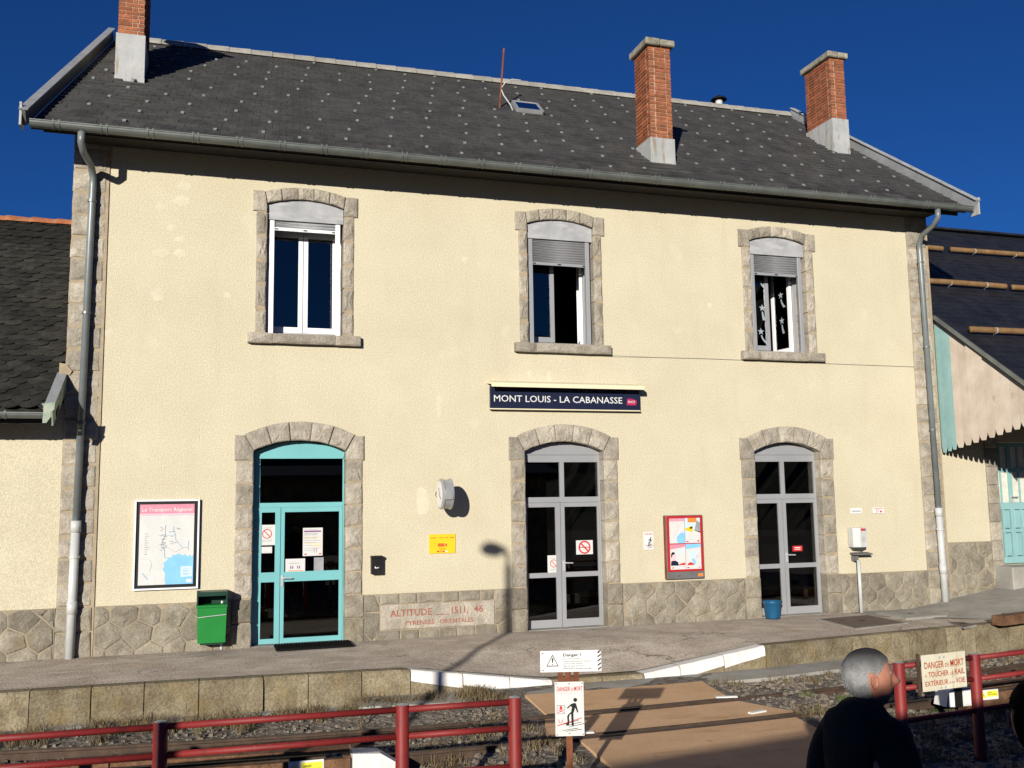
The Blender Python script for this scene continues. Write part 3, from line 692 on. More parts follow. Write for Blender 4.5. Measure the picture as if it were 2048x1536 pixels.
for x in (7.4, 11.7): k.box((x,.46,0), (x+.15,8.28,7.6))
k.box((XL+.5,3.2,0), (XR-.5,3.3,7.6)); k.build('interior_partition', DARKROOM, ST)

# --- quoins
def quoin(x0, x1, joints, par, y=-.028):
    k = MB(); k.box((x0+.006, -.020, joints[0]), (x1-.004, .2, joints[-1])); k.build('quoin_mortar', MORTAR, par)
    for a, b in zip(joints, joints[1:]):
        yy = y-.02 if b < .72 else y
        stone('quoin_stone', [(x0, a+.010), (x1-.035, a+.010), (x1-.035, b-.010), (x0, b-.010)], .15, yy, GRANITE if b > .72 else PLINTH, par, bev=.017, pil=.022, jit=.005)
JL = [-.05,.35,.692,1.03,1.37,1.71,2.05,2.39,2.73,3.07,3.41,3.75,4.085,4.216+.2,4.76,5.10,5.44,5.77,6.10,6.44,6.77,7.10,7.44,7.78,8.0]
JL = [-.05,.35] + [.692+.3365*i for i in range(22)]; JR = [-.05,.36] + [.70+.3437*i for i in range(22)]
quoin(XL, 2.341, JL, ST); quoin(16.759, XR, JR, ST)

# --- plinth of polygonal masonry
def plinth(x0, x1, z1, seed, par, z0=-.12, sx=.40, rows=3, y=-.045, m=PLINTH):
    k = MB(); k.box((x0, y+.012, z0), (x1, .1, z1)); k.build('plinth_mortar', PLM, par)
    for c in rubble(x0+.004, x1-.004, z0, z1, sx, rows, seed):
        stone('plinth_stone', c, .05, y, m, par, bev=.015, pil=.020, jit=.005, k=0 if len(c) > 5 else 1, gap=.006)
plinth(2.345, DOORS[0][0]-.985, .692, 1, ST); plinth(DOORS[1][0]+.985, DOORS[2][0]-.985, .69, 2, ST); plinth(DOORS[2][0]+.985, 16.755, .69, 14, ST)
# inscribed slab between the doors, framed by cut stones
x0, x1 = DOORS[0][0]+.985, DOORS[1][0]-.985
k = MB(); k.box((x0, -.032, -.12), (x1, .1, .69)); k.build('plinth_mortar', MORTAR, ST)
sx0, sx1, sz0, sz1 = 6.425, 8.275, .132, .527
def fr(poly): stone('plinth_stone', poly, .05, -.042, PLINTH, ST, bev=.012, pil=.012, jit=.003, gap=.006)
xs = [sx0+.0, 6.74, 7.02, 7.42, 7.70, 8.05, sx1]
for a, b in zip(xs, xs[1:]): fr([(a, sz1), (b, sz1), (b, .69), (a, .69)])
xs = [sx0-.08, 6.75, 7.05, 7.36, 7.66, 7.95, sx1+.05]
for a, b in zip(xs, xs[1:]): fr([(a, -.12), (b, -.12), (b, sz0), (a, sz0)])
fr([(x0, .42), (sx0, .42), (sx0, sz1), (sx0-.08, .69), (x0, .69)]); fr([(sx0-.08, .69), (sx0, sz1), (sx0, .69)]); fr([(x0, .10), (sx0-.12, -.02), (sx0, .12), (sx0, .42), (x0, .42)]); fr([(x0, -.12), (sx0-.08, -.12), (sx0-.12, -.02), (x0, .10)])
fr([(sx1, .36), (x1, .36), (x1, .69), (sx1+.04, .69), (sx1, .6)]); fr([(sx1, sz0), (sx1+.06, sz0), (x1, .25), (x1, .36), (sx1, .36)]); fr([(sx1+.05, -.12), (x1, -.12), (x1, .25), (sx1+.06, sz0)])
stone('inscribed_slab', [(sx0+.01, sz0+.01), (sx1-.01, sz0+.01), (sx1-.01, sz1-.01), (sx0+.01, sz1-.01)], .05, -.062, GRANITE, ST, bev=.014, pil=.0015, jit=.002)
INK = mat('faded_red_letters', (0.30,0.085,0.06), (0.36,0.15,0.11), rough=0.9, scale=20)
pl = on_wall(0, 0, -.066)
for s_, x_, z_, h_, w_ in (('ALTITUDE', 6.58, .345, .105, .66), ('__', 7.29, .358, .105, .22), ('1511,', 7.56, .350, .108, .27), ('46', 7.92, .352, .108, .16), ('PYRENEES', 6.82, .205, .068, .46), ('ORIENTALES', 7.37, .205, .068, .54)):
    text('inscription', s_, INK, ST, lambda a, b: pl(x_+a, z_+b), h_, w_, bold=.014)

# --- door and window surrounds
def arch(c, hw, zs, zc, ro, xo, nv, dy, yf, name='arch_stone', bx=None, bz0=None, bz1=None, m=GRANITE):
    rise = zc-zs; R = (hw*hw+rise*rise)/(2*rise); cz = zc-R; R2 = R+ro; a0 = math.asin(hw/R)
    a1 = math.atan2(xo, bz1-cz)
    N = 4
    for i in range(nv):
        t0, t1 = -1+2*i/nv, -1+2*(i+1)/nv; P = []
        for j in range(N+1):
            t = t0+(t1-t0)*j/N; P.append((c+R*math.sin(a0*t), cz+R*math.cos(a0*t)))
        for j in range(N+1):
            t = t1+(t0-t1)*j/N; a = a1*t; P.append((c+R2*math.sin(a), min(cz+R2*math.cos(a), 99)))
        stone(name, P, dy, yf, m, ST, bev=.014, pil=.020, jit=.003, k=0, gap=.006)
    for s in (-1, 1):
        P = [(c+s*hw, bz0), (c+s*bx, bz0), (c+s*bx, bz1), (c+s*xo, bz1), (c+s*hw, zs)]
        stone('springer_stone', P, dy, yf-.004, m, ST, bev=.012, pil=.010, jit=.003, k=1, gap=.004)
    return cz, R, a0
def arcpts(c, cz, R, a0, n=10, d=0.0, hw=None):
    return [(c+(R-d)*math.sin(a0*(-1+2*i/n)), cz+(R-d)*math.cos(a0*(-1+2*i/n))) for i in range(n+1)]

ARC = []
for c, h in DOORS:
    ARC.append(arch(c, h, 2.905, 3.072, .30, .835, 5, .26, -.030, bx=.979, bz0=2.764, bz1=3.152))
    for s in (-1, 1):
        xs = sorted((c+s*(h+.012), c+s*.945)); box('surround_mortar', (xs[0], -.021, -.1), (xs[1], .25, 2.78), MORTAR, ST)
    zz = [-.05,.36,.70]+[.70+(2.764-.70)*i/5.3 for i in range(1, 5)]+[2.40,2.764]; zz = [-.05,.35,.70,1.05,1.40,1.74,2.08,2.42,2.764]
    for s in (-1, 1):
        for a, b in zip(zz, zz[1:]):
            xo = .982 if b < .71 else .952
            stone('jamb_stone', [(c+s*h, a+.008), (c+s*xo, a+.008), (c+s*xo, b-.008), (c+s*h, b-.008)], .26, -.052 if b < .71 else -.028, GRANITE if b > .71 else PLINTH, ST, bev=.015, pil=.020, jit=.005)
WARC = []
for c, h in WINS:
    WARC.append(arch(c, h, 6.795, 6.897, .202, .63, 5, .20, -.030, bx=.819, bz0=6.665, bz1=6.997))
    for s in (-1, 1):
        xs = sorted((c+s*(h+.012), c+s*.745)); box('surround_mortar', (xs[0], -.019, 4.66), (xs[1], .4, 6.68), MORTAR, ST)
    for s in (-1, 1):
        for i in range(5):
            a, b = 4.72+.389*i, 4.72+.389*(i+1)
            stone('jamb_stone', [(c+s*h, a+.007), (c+s*.757, a+.007), (c+s*.757, b-.007), (c+s*h, b-.007)], .40, -.026, GRANITE, ST, bev=.016, pil=.022, jit=.005)
    for a, b in ((-.865, -.50), (-.50, .47), (.47, .865)):
        stone('sill_stone', [(c+a+.003, 4.568), (c+b-.003, 4.568), (c+b-.003, 4.722), (c+a+.003, 4.722)], .42, -.115, GRANITE, ST, bev=.02, pil=.008, jit=.003)

# --- windows
def bar(k, x0, x1, z0, z1, y0, y1): k.box((x0, y0, z0), (x1, y1, z1))
def lintel_panel(c, h, A, m, par):
    cz, R, a0 = A; P = arcpts(c, cz, R, a0, 10, .006); P = [(c-h+.004, 6.556), (c+h-.004, 6.556)] + [(x, z) for x, z in reversed(P)]
    k = MB(); k.prism(P, .035, .07); return k.build('lintel_panel', m, par)
def window(ix, shutz, fm, sm):
    c, h = WINS[ix]; k = MB()
    # fixed outer frame
    bar(k, c-h-.02, c-h+.055, 4.70, 6.62, .33, .39); bar(k, c+h-.055, c+h+.02, 4.70, 6.62, .33, .39); bar(k, c-h+.056, c+h-.056, 4.71, 4.80, .33, .40); bar(k, c-h+.056, c+h-.056, 6.43, 6.62, .34, .40)
    w = k.build('window', fm, ST)
    lintel_panel(c, h, WARC[ix], PANEL, w)
    for s in (-1, 1):
        xs = sorted((c+s*(h-.045), c+s*(h-.12))); bbox('shutter_guide', (xs[0], .055, 4.725), (xs[1], .115, 6.552), sm[0], w, .005)
    z = 6.55; n = max(2, round((6.55-shutz-.05)/.045)); hh = (6.55-shutz-.05)/n; me = None
    for i in range(n):
        k = MB(); a = shutz+.05+hh*i
        k.add([(c-h+.118,.075,a+.003),(c+h-.118,.075,a+.003),(c+h-.118,.0715,a+hh*.5),(c-h+.118,.0715,a+hh*.5),(c-h+.118,.075,a+hh-.001),(c+h-.118,.075,a+hh-.001),(c-h+.118,.09,a+.003),(c+h-.118,.09,a+.003),(c-h+.118,.09,a+hh-.001),(c+h-.118,.09,a+hh-.001)],
              [(0,1,3,2),(2,3,5,4),(0,6,7,1),(4,5,9,8),(6,8,9,7),(0,2,4,8,6),(1,7,9,5,3)])
        k.build('shutter_slat', sm[1], w)
    k = MB(); k.box((c-h+.118,.062,shutz), (c+h-.118,.092,shutz+.047)); b = k.build('shutter_bar', sm[0], w)
    k = MB()
    for x, ww in ((c-h+.15, .05), (c, .06), (c+h-.15, .05)): k.box((x-ww/2,.055,shutz+.012), (x+ww/2,.0615,shutz+.03))
    k.build('shutter_stop', BLACK, w)
    return w, c, h
def leaf(w, x0, x1, z0, z1, y, st, m, M4=None, name='casement'):
    k = MB(); bar(k, x0, x0+st, z0, z1, y, y+.05); bar(k, x1-st, x1, z0, z1, y, y+.05); bar(k, x0+st, x1-st, z0, z0+st*1.3, y+.002, y+.048); bar(k, x0+st, x1-st, z1-st, z1, y+.002, y+.048)
    o = k.build(name, m, w)
    g = MB(); g.box((x0+st-.005, y+.022, z0+st), (x1-st+.005, y+.03, z1-st+.005)); p = g.build('pane', GLASS, w)
    if M4 is not None:
        for ob in (o, p):
            for v in ob.data.vertices: v.co = M4 @ v.co
    return o, p
# left window: both casements shut, white
w, c, h = window(0, 6.395, WHITEPVC, (WHITEPVC, PANEL))
leaf(w, c-h+.06, c-.005, 4.81, 6.44, .34, .07, WHITEPVC); leaf(w, c+.005, c+h-.06, 4.81, 6.44, .34, .07, WHITEPVC)
# middle window: one casement open
w, c, h = window(1, 6.105, ALU, (ALU, SHUT))
leaf(w, c-h+.06, c-.005, 4.81, 6.44, .34, .07, ALU)
def hinge(x, y, deg): return Matrix.Translation((x, y, 0)) @ Matrix.Rotation(math.radians(deg), 4, 'Z') @ Matrix.Translation((-x, -y, 0))
leaf(w, c+.005, c+h-.06, 4.81, 6.44, .34, .07, WHITEPVC, hinge(c+h-.06, .39, -106))
# far window: star garlands on the glass
w, c, h = window(2, 6.175, ALU, (ALU, SHUT))
leaf(w, c-h+.06, c-.005, 4.81, 6.44, .34, .07, ALU)
Hm = hinge(c+h-.06, .39, -82); leaf(w, c+.005, c+h-.06, 4.81, 6.44, .34, .07, WHITEPVC, Hm)
STAR = mat('white_star_foil', (0.30,0.34,0.38), rough=0.6, var=0.1)
def comet(x, z, s, turn, M4, par, star=True):
    pl = lambda a, b: (M4 @ V((x+a*s, .355, z+b*s))) if M4 else V((x+a*s, .355, z+b*s))
    if star:
        P = [((.5 if i % 2 == 0 else .21)*math.sin(i*math.pi/5), (.5 if i % 2 == 0 else .21)*math.cos(i*math.pi/5)) for i in range(10)]
        flat('star_sticker', P, STAR, par, pl)
    T = []; n = 6
    for i in range(n+1): t = i/n; T.append((turn*(.05+.55*t*t)-.10-.06*t, -.45-1.25*t))
    for i in range(n, -1, -1): t = i/n; T.append((turn*(.05+.55*t*t)+.10+.13*t, -.45-1.15*t-.1*(1-t)))
    flat('star_sticker', T, STAR, par, lambda a, b: pl(a, b)+V((0,-.001,0)))
xm = c-.165
comet(xm, 6.20, .13, 1.5, None, w, star=False); comet(xm+.02, 5.62, .14, .3, None, w); comet(xm-.03, 5.17, .14, 1.6, None, w)
comet(c+.27, 5.95, .15, 1.0, Hm, w); comet(c+.27, 5.45, .15, .4, Hm, w)

# --- doors
def tympanum(ix, z0, y0, y1, m, par, name='fanlight_panel'):
    c, h = DOORS[ix]; cz, R, a0 = ARC[ix]; P = [(x, z) for x, z in arcpts(c, cz, R, a0, 12, .008)]
    P = [p for p in P if p[1] > z0+.005]; xe = math.sqrt(max(0, (R-.008)**2-(z0-cz)**2)); xe = min(xe, h-.005)
    poly = [(c-xe, z0), (c+xe, z0)] + [(x, z) for x, z in reversed(P)]
    k = MB(); k.prism(poly, y0, y1); return k.build(name, m, par)
def pane(x0, x1, z0, z1, y, par): 
    k = MB(); k.box((x0-.006, y, z0-.006), (x1+.006, y+.008, z1+.006)); return k.build('pane', GLASS, par)
def handle(x, z, y, par, dirx=1):
    k = MB(); k.box((x-.018, y-.012, z-.10), (x+.018, y-.001, z+.07)); k.tube([(x, y-.01, z+.03), (x, y-.06, z+.03), (x+.035*dirx, y-.065, z+.03), (x+.14*dirx, y-.06, z+.025)], .011, 8); return k.build('handle', STEEL, par)
# turquoise door with a side light
c, h = DOORS[0]; y = .15; xa, xb = c-h+.004, c+h-.004; k = MB()
bar(k, xa, xa+.105, .0, 2.80, y, y+.06); bar(k, xb-.022, xb, 0, 2.80, y, y+.06)
bar(k, xa+.105, xb-.022, 2.05, 2.122, y-.004, y+.06)
d = k.build('door', TEAL, ST)
tympanum(0, 2.80, y-.006, y+.055, TEAL, d)
k = MB(); bar(k, xa+.09, xb-.02, 2.80, 2.835, y-.02, y-.007); k.build('drip_bar', TEAL, d)
pane(xa+.105, xb-.022, 2.122, 2.80, y+.02, d)
zr = ((0, .085), (.927, 1.073), (1.978, 2.048))
def leafdoor(x0, x1, stl, str_, y, m, par, zr, name):
    k = MB(); bar(k, x0, x0+stl, zr[0][0]+.01, zr[2][1], y, y+.05); bar(k, x1-str_, x1, zr[0][0]+.01, zr[2][1], y, y+.05)
    for a, b in zr: bar(k, x0+stl, x1-str_, max(a, .012), b, y+.0015, y+.0485)
    o = k.build(name, m, par)
    pane(x0+stl, x1-str_, zr[0][1], zr[1][0], y+.02, par); pane(x0+stl, x1-str_, zr[1][1], zr[2][0], y+.02, par); return o
leafdoor(xa+.107, 4.922, .03, .078, y-.008, TEAL, d, zr, 'side_light'); leafdoor(4.930, xb-.024, .055, .05, y-.010, TEAL, d, zr, 'door_leaf')
handle(4.955, .955, y-.010, d)
# grey aluminium double doors
def alu_door(ix, mid):
    c, h = DOORS[ix]; y = .15; xa, xb = c-h+.004, c+h-.004; k = MB()
    bar(k, xa, xa+.035, 0, 2.862, y, y+.06); bar(k, xb-.035, xb, 0, 2.862, y, y+.06); bar(k, xa+.035, xb-.035, 2.735, 2.862, y+.001, y+.059); bar(k, xa+.035, xb-.035, 2.06, 2.15, y-.003, y+.057)
    m_ = mid+.045; bar(k, m_-.038, m_+.038, 2.15, 2.735, y+.002, y+.058)
    d = k.build('door', ALU, ST)
    tympanum(ix, 2.866, y+.004, y+.05, ALU, d); k = MB(); bar(k, xa+.01, xb-.01, 2.858, 2.874, y-.014, y-.001); k.build('drip_bar', ALU, d)
    pane(xa+.035, m_-.038, 2.15, 2.735, y+.03, d); pane(m_+.038, xb-.035, 2.15, 2.735, y+.03, d)
    zr = ((0, .14), (.825, .905), (1.985, 2.056))
    leafdoor(xa+.037, mid-.004, .035, .085, y-.010, ALU, d, zr, 'door_leaf'); leafdoor(mid+.004, xb-.037, .07, .035, y-.012, ALU, d, zr, 'door_leaf')
    handle(mid+.045, 1.03, y-.012, d); return d
alu_door(1, 9.50); alu_door(2, 13.79)
for c, h in DOORS: box('threshold', (c-h+.01, -.03, -.03), (c+h-.01, .44, .006), CONCRETE, ST)

# --- roof
eL, eR = V((1.347, -.72, 7.515)), V((17.64, -.72, 7.560)); rL, rR = V((F(230,80,4.35).x, 4.35, 11.24)), V((F(1576,228,4.66).x, 4.66, 11.50))
def RP(u, v): return (eL*(1-u)+eR*u)*(1-v) + (rL*(1-u)+rR*u)*v
RN = (eR-eL).cross(rL-eL).normalized(); RN = RN if RN.z > 0 else -RN
k = MB()
bk = [V((1.347, 9.9, 7.3)), V((17.64, 9.9, 7.35))]
for P in ((eL, eR, rR, rL), (rL, rR, bk[1], bk[0])):
    n = (P[1]-P[0]).cross(P[3]-P[0]).normalized(); n = n if n.z > 0 else -n
    k.add([p-n*.02 for p in P]+[p-n*.12 for p in P], [(0,1,2,3),(7,6,5,4),(0,1,5,4),(1,2,6,5),(2,3,7,6),(3,0,4,7)])
ROOF = k.build('roof', SLATE, ST)
EAVE = mat('dark_eave_boards', (0.05,0.045,0.04), rough=0.9)
k = MB(); k.box((1.5, -.60, 7.42), (17.5, -.57, 7.56)); k.box((1.9, -.565, 7.50), (17.2, -.005, 7.52)); k.build('soffit', EAVE, ST)
for i in range(18):                         # rafter ends
    x = 2.2+.88*i; k = MB(); k.beam((x, -.56, 7.48), (x, -.02, 7.86), .08, .12); k.build('rafter_end', EAVE, ST)
def slates(par, P, nrm, width, rows, m, nobj, name, u0=0.0, u1=1.0, seed=1, wide=.215, thick=.019, v1=.985, shape=None):
    r = random.Random(seed); k = MB(); cnt = 0; me = None
    for j in range(rows):
        va, vb = v1*j/rows, v1*(j+1)/rows
        n = int(width/wide); off = (j % 2)*.5
        for i in range(-1, n+1):
            ua, ub = max(u0, u0+(i+off)*(u1-u0)/n), min(u1, u0+(i+off+1)*(u1-u0)/n)
            if ub-ua < .2*(u1-u0)/n: continue
            if skip_slate(P((ua+ub)/2, (va+vb)/2)): continue
            a, b, c, d = P(ua, va), P(ub, va), P(ub, vb), P(ua, vb)
            t = thick*r.uniform(.7, 1.5); g = (b-a)*r.uniform(.006, .014); dv = (d-a)*r.uniform(-.035, .035)
            up = nrm*t; lo = nrm*.002
            Q = [a+g+dv+up, b-g+dv+up, c-g+lo*2, d+g+lo*2, a+g+dv, b-g+dv, c-g-lo, d+g-lo]
            FQ = [(0,1,2,3),(0,4,5,1),(0,3,7,4),(1,5,6,2)]
            if cnt < nobj:
                ctr = (a+b)/2; mm = bpy.data.meshes.new('slate'); mm.from_pydata([tuple(q-ctr) for q in Q], [], FQ); mm.materials.append(m)
                o = bpy.data.objects.new('slate', mm); o.location = ctr; COL.objects.link(o); o.parent = par; o.matrix_parent_inverse = PINV; cnt += 1
            else: k.add(Q, FQ)
    stuff(mesh('upper_slates', k.v, k.f, m, par, fix=False))
CHB = [(2.21, 2.64, 1.70, 3.1), (11.42, 11.87, .10, .72), (16.72, 17.13, 2.0, 2.95)]   # chimney footprints x0 x1 y0 y1
def skip_slate(p): return any(a-.0 < p.x < b+.0 and c-.0 < p.y < d for a, b, c, d in CHB) or (9.70 < p.x < 10.02 and 2.25 < p.y < 2.75)
PINV = world_of(ROOF).inverted()
slates(ROOF, RP, RN, 16.3, 30, SLATE, 300, 'slate', .004, .996, 3)
HOOK = mat('pale_hook', (0.26,0.28,0.275), rough=0.5)
# snow hooks
k = MB(); r = random.Random(9); ex = (eR-eL).normalized(); ey = (rL-eL).normalized()
for j in range(10):
    for i in range(25):
        u = (i+.5+.16*j-.7)/25+r.uniform(-.005, .005); v = .05+j*.098+(.024 if i % 2 else 0)+r.uniform(-.006, .006)
        if not .01 < u < .99 or r.random() < .07 or v > .97: continue
        p = RP(u, v)+RN*.018
        if skip_slate(p): continue
        s = .024; Q = [p-ex*s, p+ex*s, p+ex*s+ey*.062, p-ex*s+ey*.062]; k.add(Q+[q+RN*.02 for q in Q], [(4,5,6,7),(0,1,5,4),(1,2,6,5),(2,3,7,6),(3,0,4,7)])
stuff(k.build('snow_hooks', HOOK, ROOF))
# ridge caps
n = 36; me = None
for i in range(n):
    u0, u1 = i/n, (i+1)/n; a, b = RP(u0, 1.0), RP(u1, 1.0); d = (b-a)*.012; k = MB(); up = .075
    vs = []
    for p, e in ((a+d, 0), (b-d, .012)): vs += [p+V((0,-.15,-.105+up+e)), p+V((0,-.05,.0+up+e)), p+V((0,.05,.0+up+e)), p+V((0,.15,-.105+up+e)), p+V((0,.15,-.14+up)), p+V((0,-.15,-.14+up))]
    k.add(vs, [(0,1,7,6),(1,2,8,7),(2,3,9,8),(3,4,10,9),(4,5,11,10),(5,0,6,11),(0,1,2,3,4,5),(11,10,9,8,7,6)]); k.build('ridge_cap', RIDGE, ROOF)
# verge upstands with zinc cover; shade is coloured into the darker board
for s, (e, q) in ((-1, (eL, rL)), (1, (eR, rR))):
    o = V((s*.05, 0, 0)); d = (q-e).normalized(); up = d.cross(V((1,0,0))).normalized(); up = up if up.z > 0 else -up
    k = MB(); k.beam(e+o+up*.07-d*.12, q+o+up*.07, .05, .22, up); k.build('verge_board', ZINC if s > 0 else GUTTER, ST)
    k = MB(); k.beam(e+o+up*.19-d*.12, q+o+up*.19, .12, .02, up); k.build('verge_capping', ZINC_P if s > 0 else ZINC, ST)
    xe = e.x+s*.085; k = MB(); P = [(-.895,7.38),(-.895,7.66),(-.91,7.69),(-.91,7.705),(-.84,7.705),(-.70,7.58),(-.70,7.38)]
    vs = [(xe, a, b) for a, b in P]+[(xe+s*.03, a, b) for a, b in P]; n_ = len(P)
    k.add(vs, [tuple(range(n_)), tuple(range(2*n_-1, n_-1, -1))]+[(i, (i+1) % n_, n_+(i+1) % n_, n_+i) for i in range(n_)]); k.build('gutter_end_plate', ZINC_P, ST)
# gutter with brackets
def gutter(x0, x1, Y, Z, r, par, z1=None, nseg=40, brk=.62, m=GUTTER, pairs=True):
    z1 = Z if z1 is None else z1; k = MB(); n = 9; vs = []; fs = []
    for i in range(2):
        x = (x0, x1)[i]; zz = (Z, z1)[i]
        for q, rr in ((0, r), (1, r-.006)):
            for j in range(n+1): a = math.pi*j/n; vs.append((x, Y-rr*math.cos(a), zz-rr*math.sin(a)))
    m_ = 2*(n+1)
    for j in range(n): fs += [(j, j+1, m_+j+1, m_+j), (n+1+j, m_+n+1+j, m_+n+2+j, n+2+j), (j, n+1+j, n+2+j, j+1), (m_+j, m_+j+1, m_+n+2+j, m_+n+1+j)]
    k.add(vs, fs); k.tube([(x0, Y-r, Z+.004), (x1, Y-r, z1+.004)], .011, 6)
    g = k.build('gutter', m, par, smooth=False)
    x = x0+.3
    while x < x1-.1:
        for dx in ((0, .075) if pairs else (0,)):
            k = MB(); zz = Z+(z1-Z)*(x-x0)/(x1-x0); P = [(x+dx, Y-(r+.006)*math.cos(math.pi*j/8), zz-(r+.006)*math.sin(math.pi*j/8)) for j in range(-1, 9)]
            for p, q in zip(P, P[1:]): k.beam(p, q, .022, .005, V((1,0,0)).cross(V(q)-V(p)))
            k.build('gutter_bracket', m, g)
        x += brk
    return g
gutter(1.36, 17.63, -.80, 7.475, .085, ST, 7.52)
# eave flashing strip above the gutter
k = MB(); k.beam((1.4, -.715, 7.50), (17.6, -.715, 7.545), .05, .012); k.build('eave_flashing', ZINC_P, ST)
# drainpipes
def pipe(top, knee, foot, split, par):
    t, n_, f = V(top), V(knee), V(foot); s = n_+(f-n_)*split
    c1 = t+V((0,0,-.16)); m1 = c1+(n_-c1)*.2+V((0,0,-.05)); m2 = c1+(n_-c1)*.8+V((0,0,.04))
    k = MB(); k.tube([t, c1, m1, m2, n_+V((0,0,-.06)), n_+V((0,0,-.2)), s], .052, 12); o = k.build('drainpipe', PIPEG, par, True)
    k = MB(); k.tube([s+V((0,0,.06)), f], .062, 12); k.tube([s+V((0,0,.065)), s+V((0,0,-.10))], .070, 12); h_ = s+(f-s)*.62; k.tube([h_+V((0,0,.09)), h_+V((0,0,-.09))], .070, 12)
    k.build('drainpipe_foot', PVC, o, True)
    for q in (.06, .30, .53, .80):
        p = n_+(f-n_)*q; k = MB(); k.tube([p+V((0,0,.018)), p-V((0,0,.018))], .064 if q < split else .074, 12); k.box((p.x-.012, p.y, p.z-.012), (p.x+.012, .0, p.z+.012)); k.build('pipe_collar', GUTTER if q < split else PVC, o)
F_ = lambda a, b, Y: F(a, b, Y)
pipe((F(163,268,-.78).x, -.78, 7.41), (F(186,365,-.10).x, -.10, 7.02), (F(139,1310,-.12).x, -.12, .0), .737, ST)
pipe((F(1876,432,-.78).x, -.78, 7.45), (F(1838,487,-.10).x, -.10, 7.0), (F(1891,1202,-.12).x, -.12, .06), .752, ST)
# skylight, mast, roof vent
def onroof(px, py): 
    s = (rL.z-eL.z)/(rL.y-eL.y)*.5+(rR.z-eR.z)/(rR.y-eR.y)*.5; return ON(px, py, s, 7.537+s*.72)
P = [onroof(*p) for p in ((1043,230),(1080,231),(1062,211),(1028,210))]
P = [V((9.66,2.18,0)), V((10.06,2.18,0)), V((10.06,2.80,0)), V((9.66,2.80,0))]
c0 = onroof(1054, 221)
def lift(dx, dv, h): return c0+ex*dx+ey*dv+RN*h
k = MB()
for a, b in (((-.26,-.3),(.26,-.3)), ((.26,-.3),(.26,.34)), ((.26,.34),(-.26,.34)), ((-.26,.34),(-.26,-.3))): k.beam(lift(*a,.05), lift(*b,.05), .05, .10, RN)
sk = k.build('skylight', ZINC, ROOF)
k = MB(); Q = [lift(-.24,-.28,.09), lift(.24,-.28,.09), lift(.24,.32,.09), lift(-.24,.32,.09)]; k.add(Q+[q-RN*.01 for q in Q], [(0,1,2,3),(7,6,5,4)]); k.build('skylight_pane', SKYGLASS, sk)
k = MB(); Q = [lift(-.6,-.34,.024), lift(.3,-.34,.024), lift(.3,.36,.024), lift(-.6,.36,.024)]; k.add(Q+[q-RN*.03 for q in Q], [(0,1,2,3),(0,1,5,4),(1,2,6,5),(3,0,4,7)]); k.build('skylight_flashing', SLATE, sk)
mb = onroof(999, 217); mt = mb+V((F(1008,97,mb.y).x-mb.x, 0, F(1008,97,mb.y).z-mb.z))
k = MB(); k.tube([mb-V((0,0,.05)), mb+(mt-mb)*.35, mt], .019, 8); ms = k.build('aerial_mast', RUST, ROOF)
h0 = mb+(mt-mb)*.33; k = MB(); k.tube([h0+V((.4,-.05,.2)), h0+V((.22,-.05,.2)), h0+V((.08,-.04,.12)), h0, h0+V((.04,-.05,-.16)), h0+V((.16,-.1,-.36)), h0+V((.22,-.1,-.50)), h0+V((.2,-.1,-.62))], .012, 6); k.build('aerial_cable', PVC, ms)
vp = V((F(1438,206,5.2).x, 5.2, 0)); k = MB(); zt = F(1438,198,5.2).z; k.tube([(vp.x, 5.2, zt-.7), (vp.x, 5.2, zt-.02)], .09, 12); vv = k.build('vent_pipe', PVC, ROOF)
k = MB(); k.lathe([(.02,.10),(.19,.0),(.2,-.03),(.02,.02)], (vp.x, 5.2, zt), 14); k.build('vent_cowl', BLACK, vv)
# --- chimneys of single bricks
BM = MB(); BM.box((-.5,-.5,-.5), (.5,.5,.5)); BR = {}
def bricks(ch, x0, x1, y0, y1, z0, z1, sides, course=.070):
    n = int(round((z1-z0)/course)); hc = (z1-z0)/n; L_ = .225; jt = .015
    r = random.Random(int(x0*100)); inv = world_of(ch).inverted()
    if 'me' not in BR:
        k = bmesh.new(); bmesh.ops.create_cube(k, size=1.0); me = bpy.data.meshes.new('brick'); k.to_mesh(me); k.free(); me.materials.append(BRICK); BR['me'] = me
    def put(c, dx, dy):
        o = bpy.data.objects.new('brick', BR['me']); COL.objects.link(o); o.location = c+V((r.uniform(-.003,.003), r.uniform(-.003,.003), 0)); o.scale = (dx, dy, hc-jt); o.parent = ch; o.matrix_parent_inverse = inv
    for j in range(n):
        z = z0+hc*(j+.5); d = .105
        def run(a, b, shift):
            e = [a]; p = a+(L_*.5 if shift else L_)
            while p < b-.06: e.append(p); p += L_
            return list(zip(e, e[1:]+[b]))
        sh = j % 2
        fx = (x0 if sh else x0+(d+jt if 'L' in sides else 0)), (x1 if sh or 'R' not in sides else x1-d-jt)
        for a, b in run(fx[0], fx[1], sh): put(V(((a+b)/2, y0+d/2, z)), b-a-jt, d)
        for S in sides:
            ys = (y0+d+jt if sh else y0), y1
            for a, b in run(ys[0], ys[1], not sh): put(V(((x0+d/2) if S == 'L' else (x1-d/2), (a+b)/2, z)), d, b-a-jt)
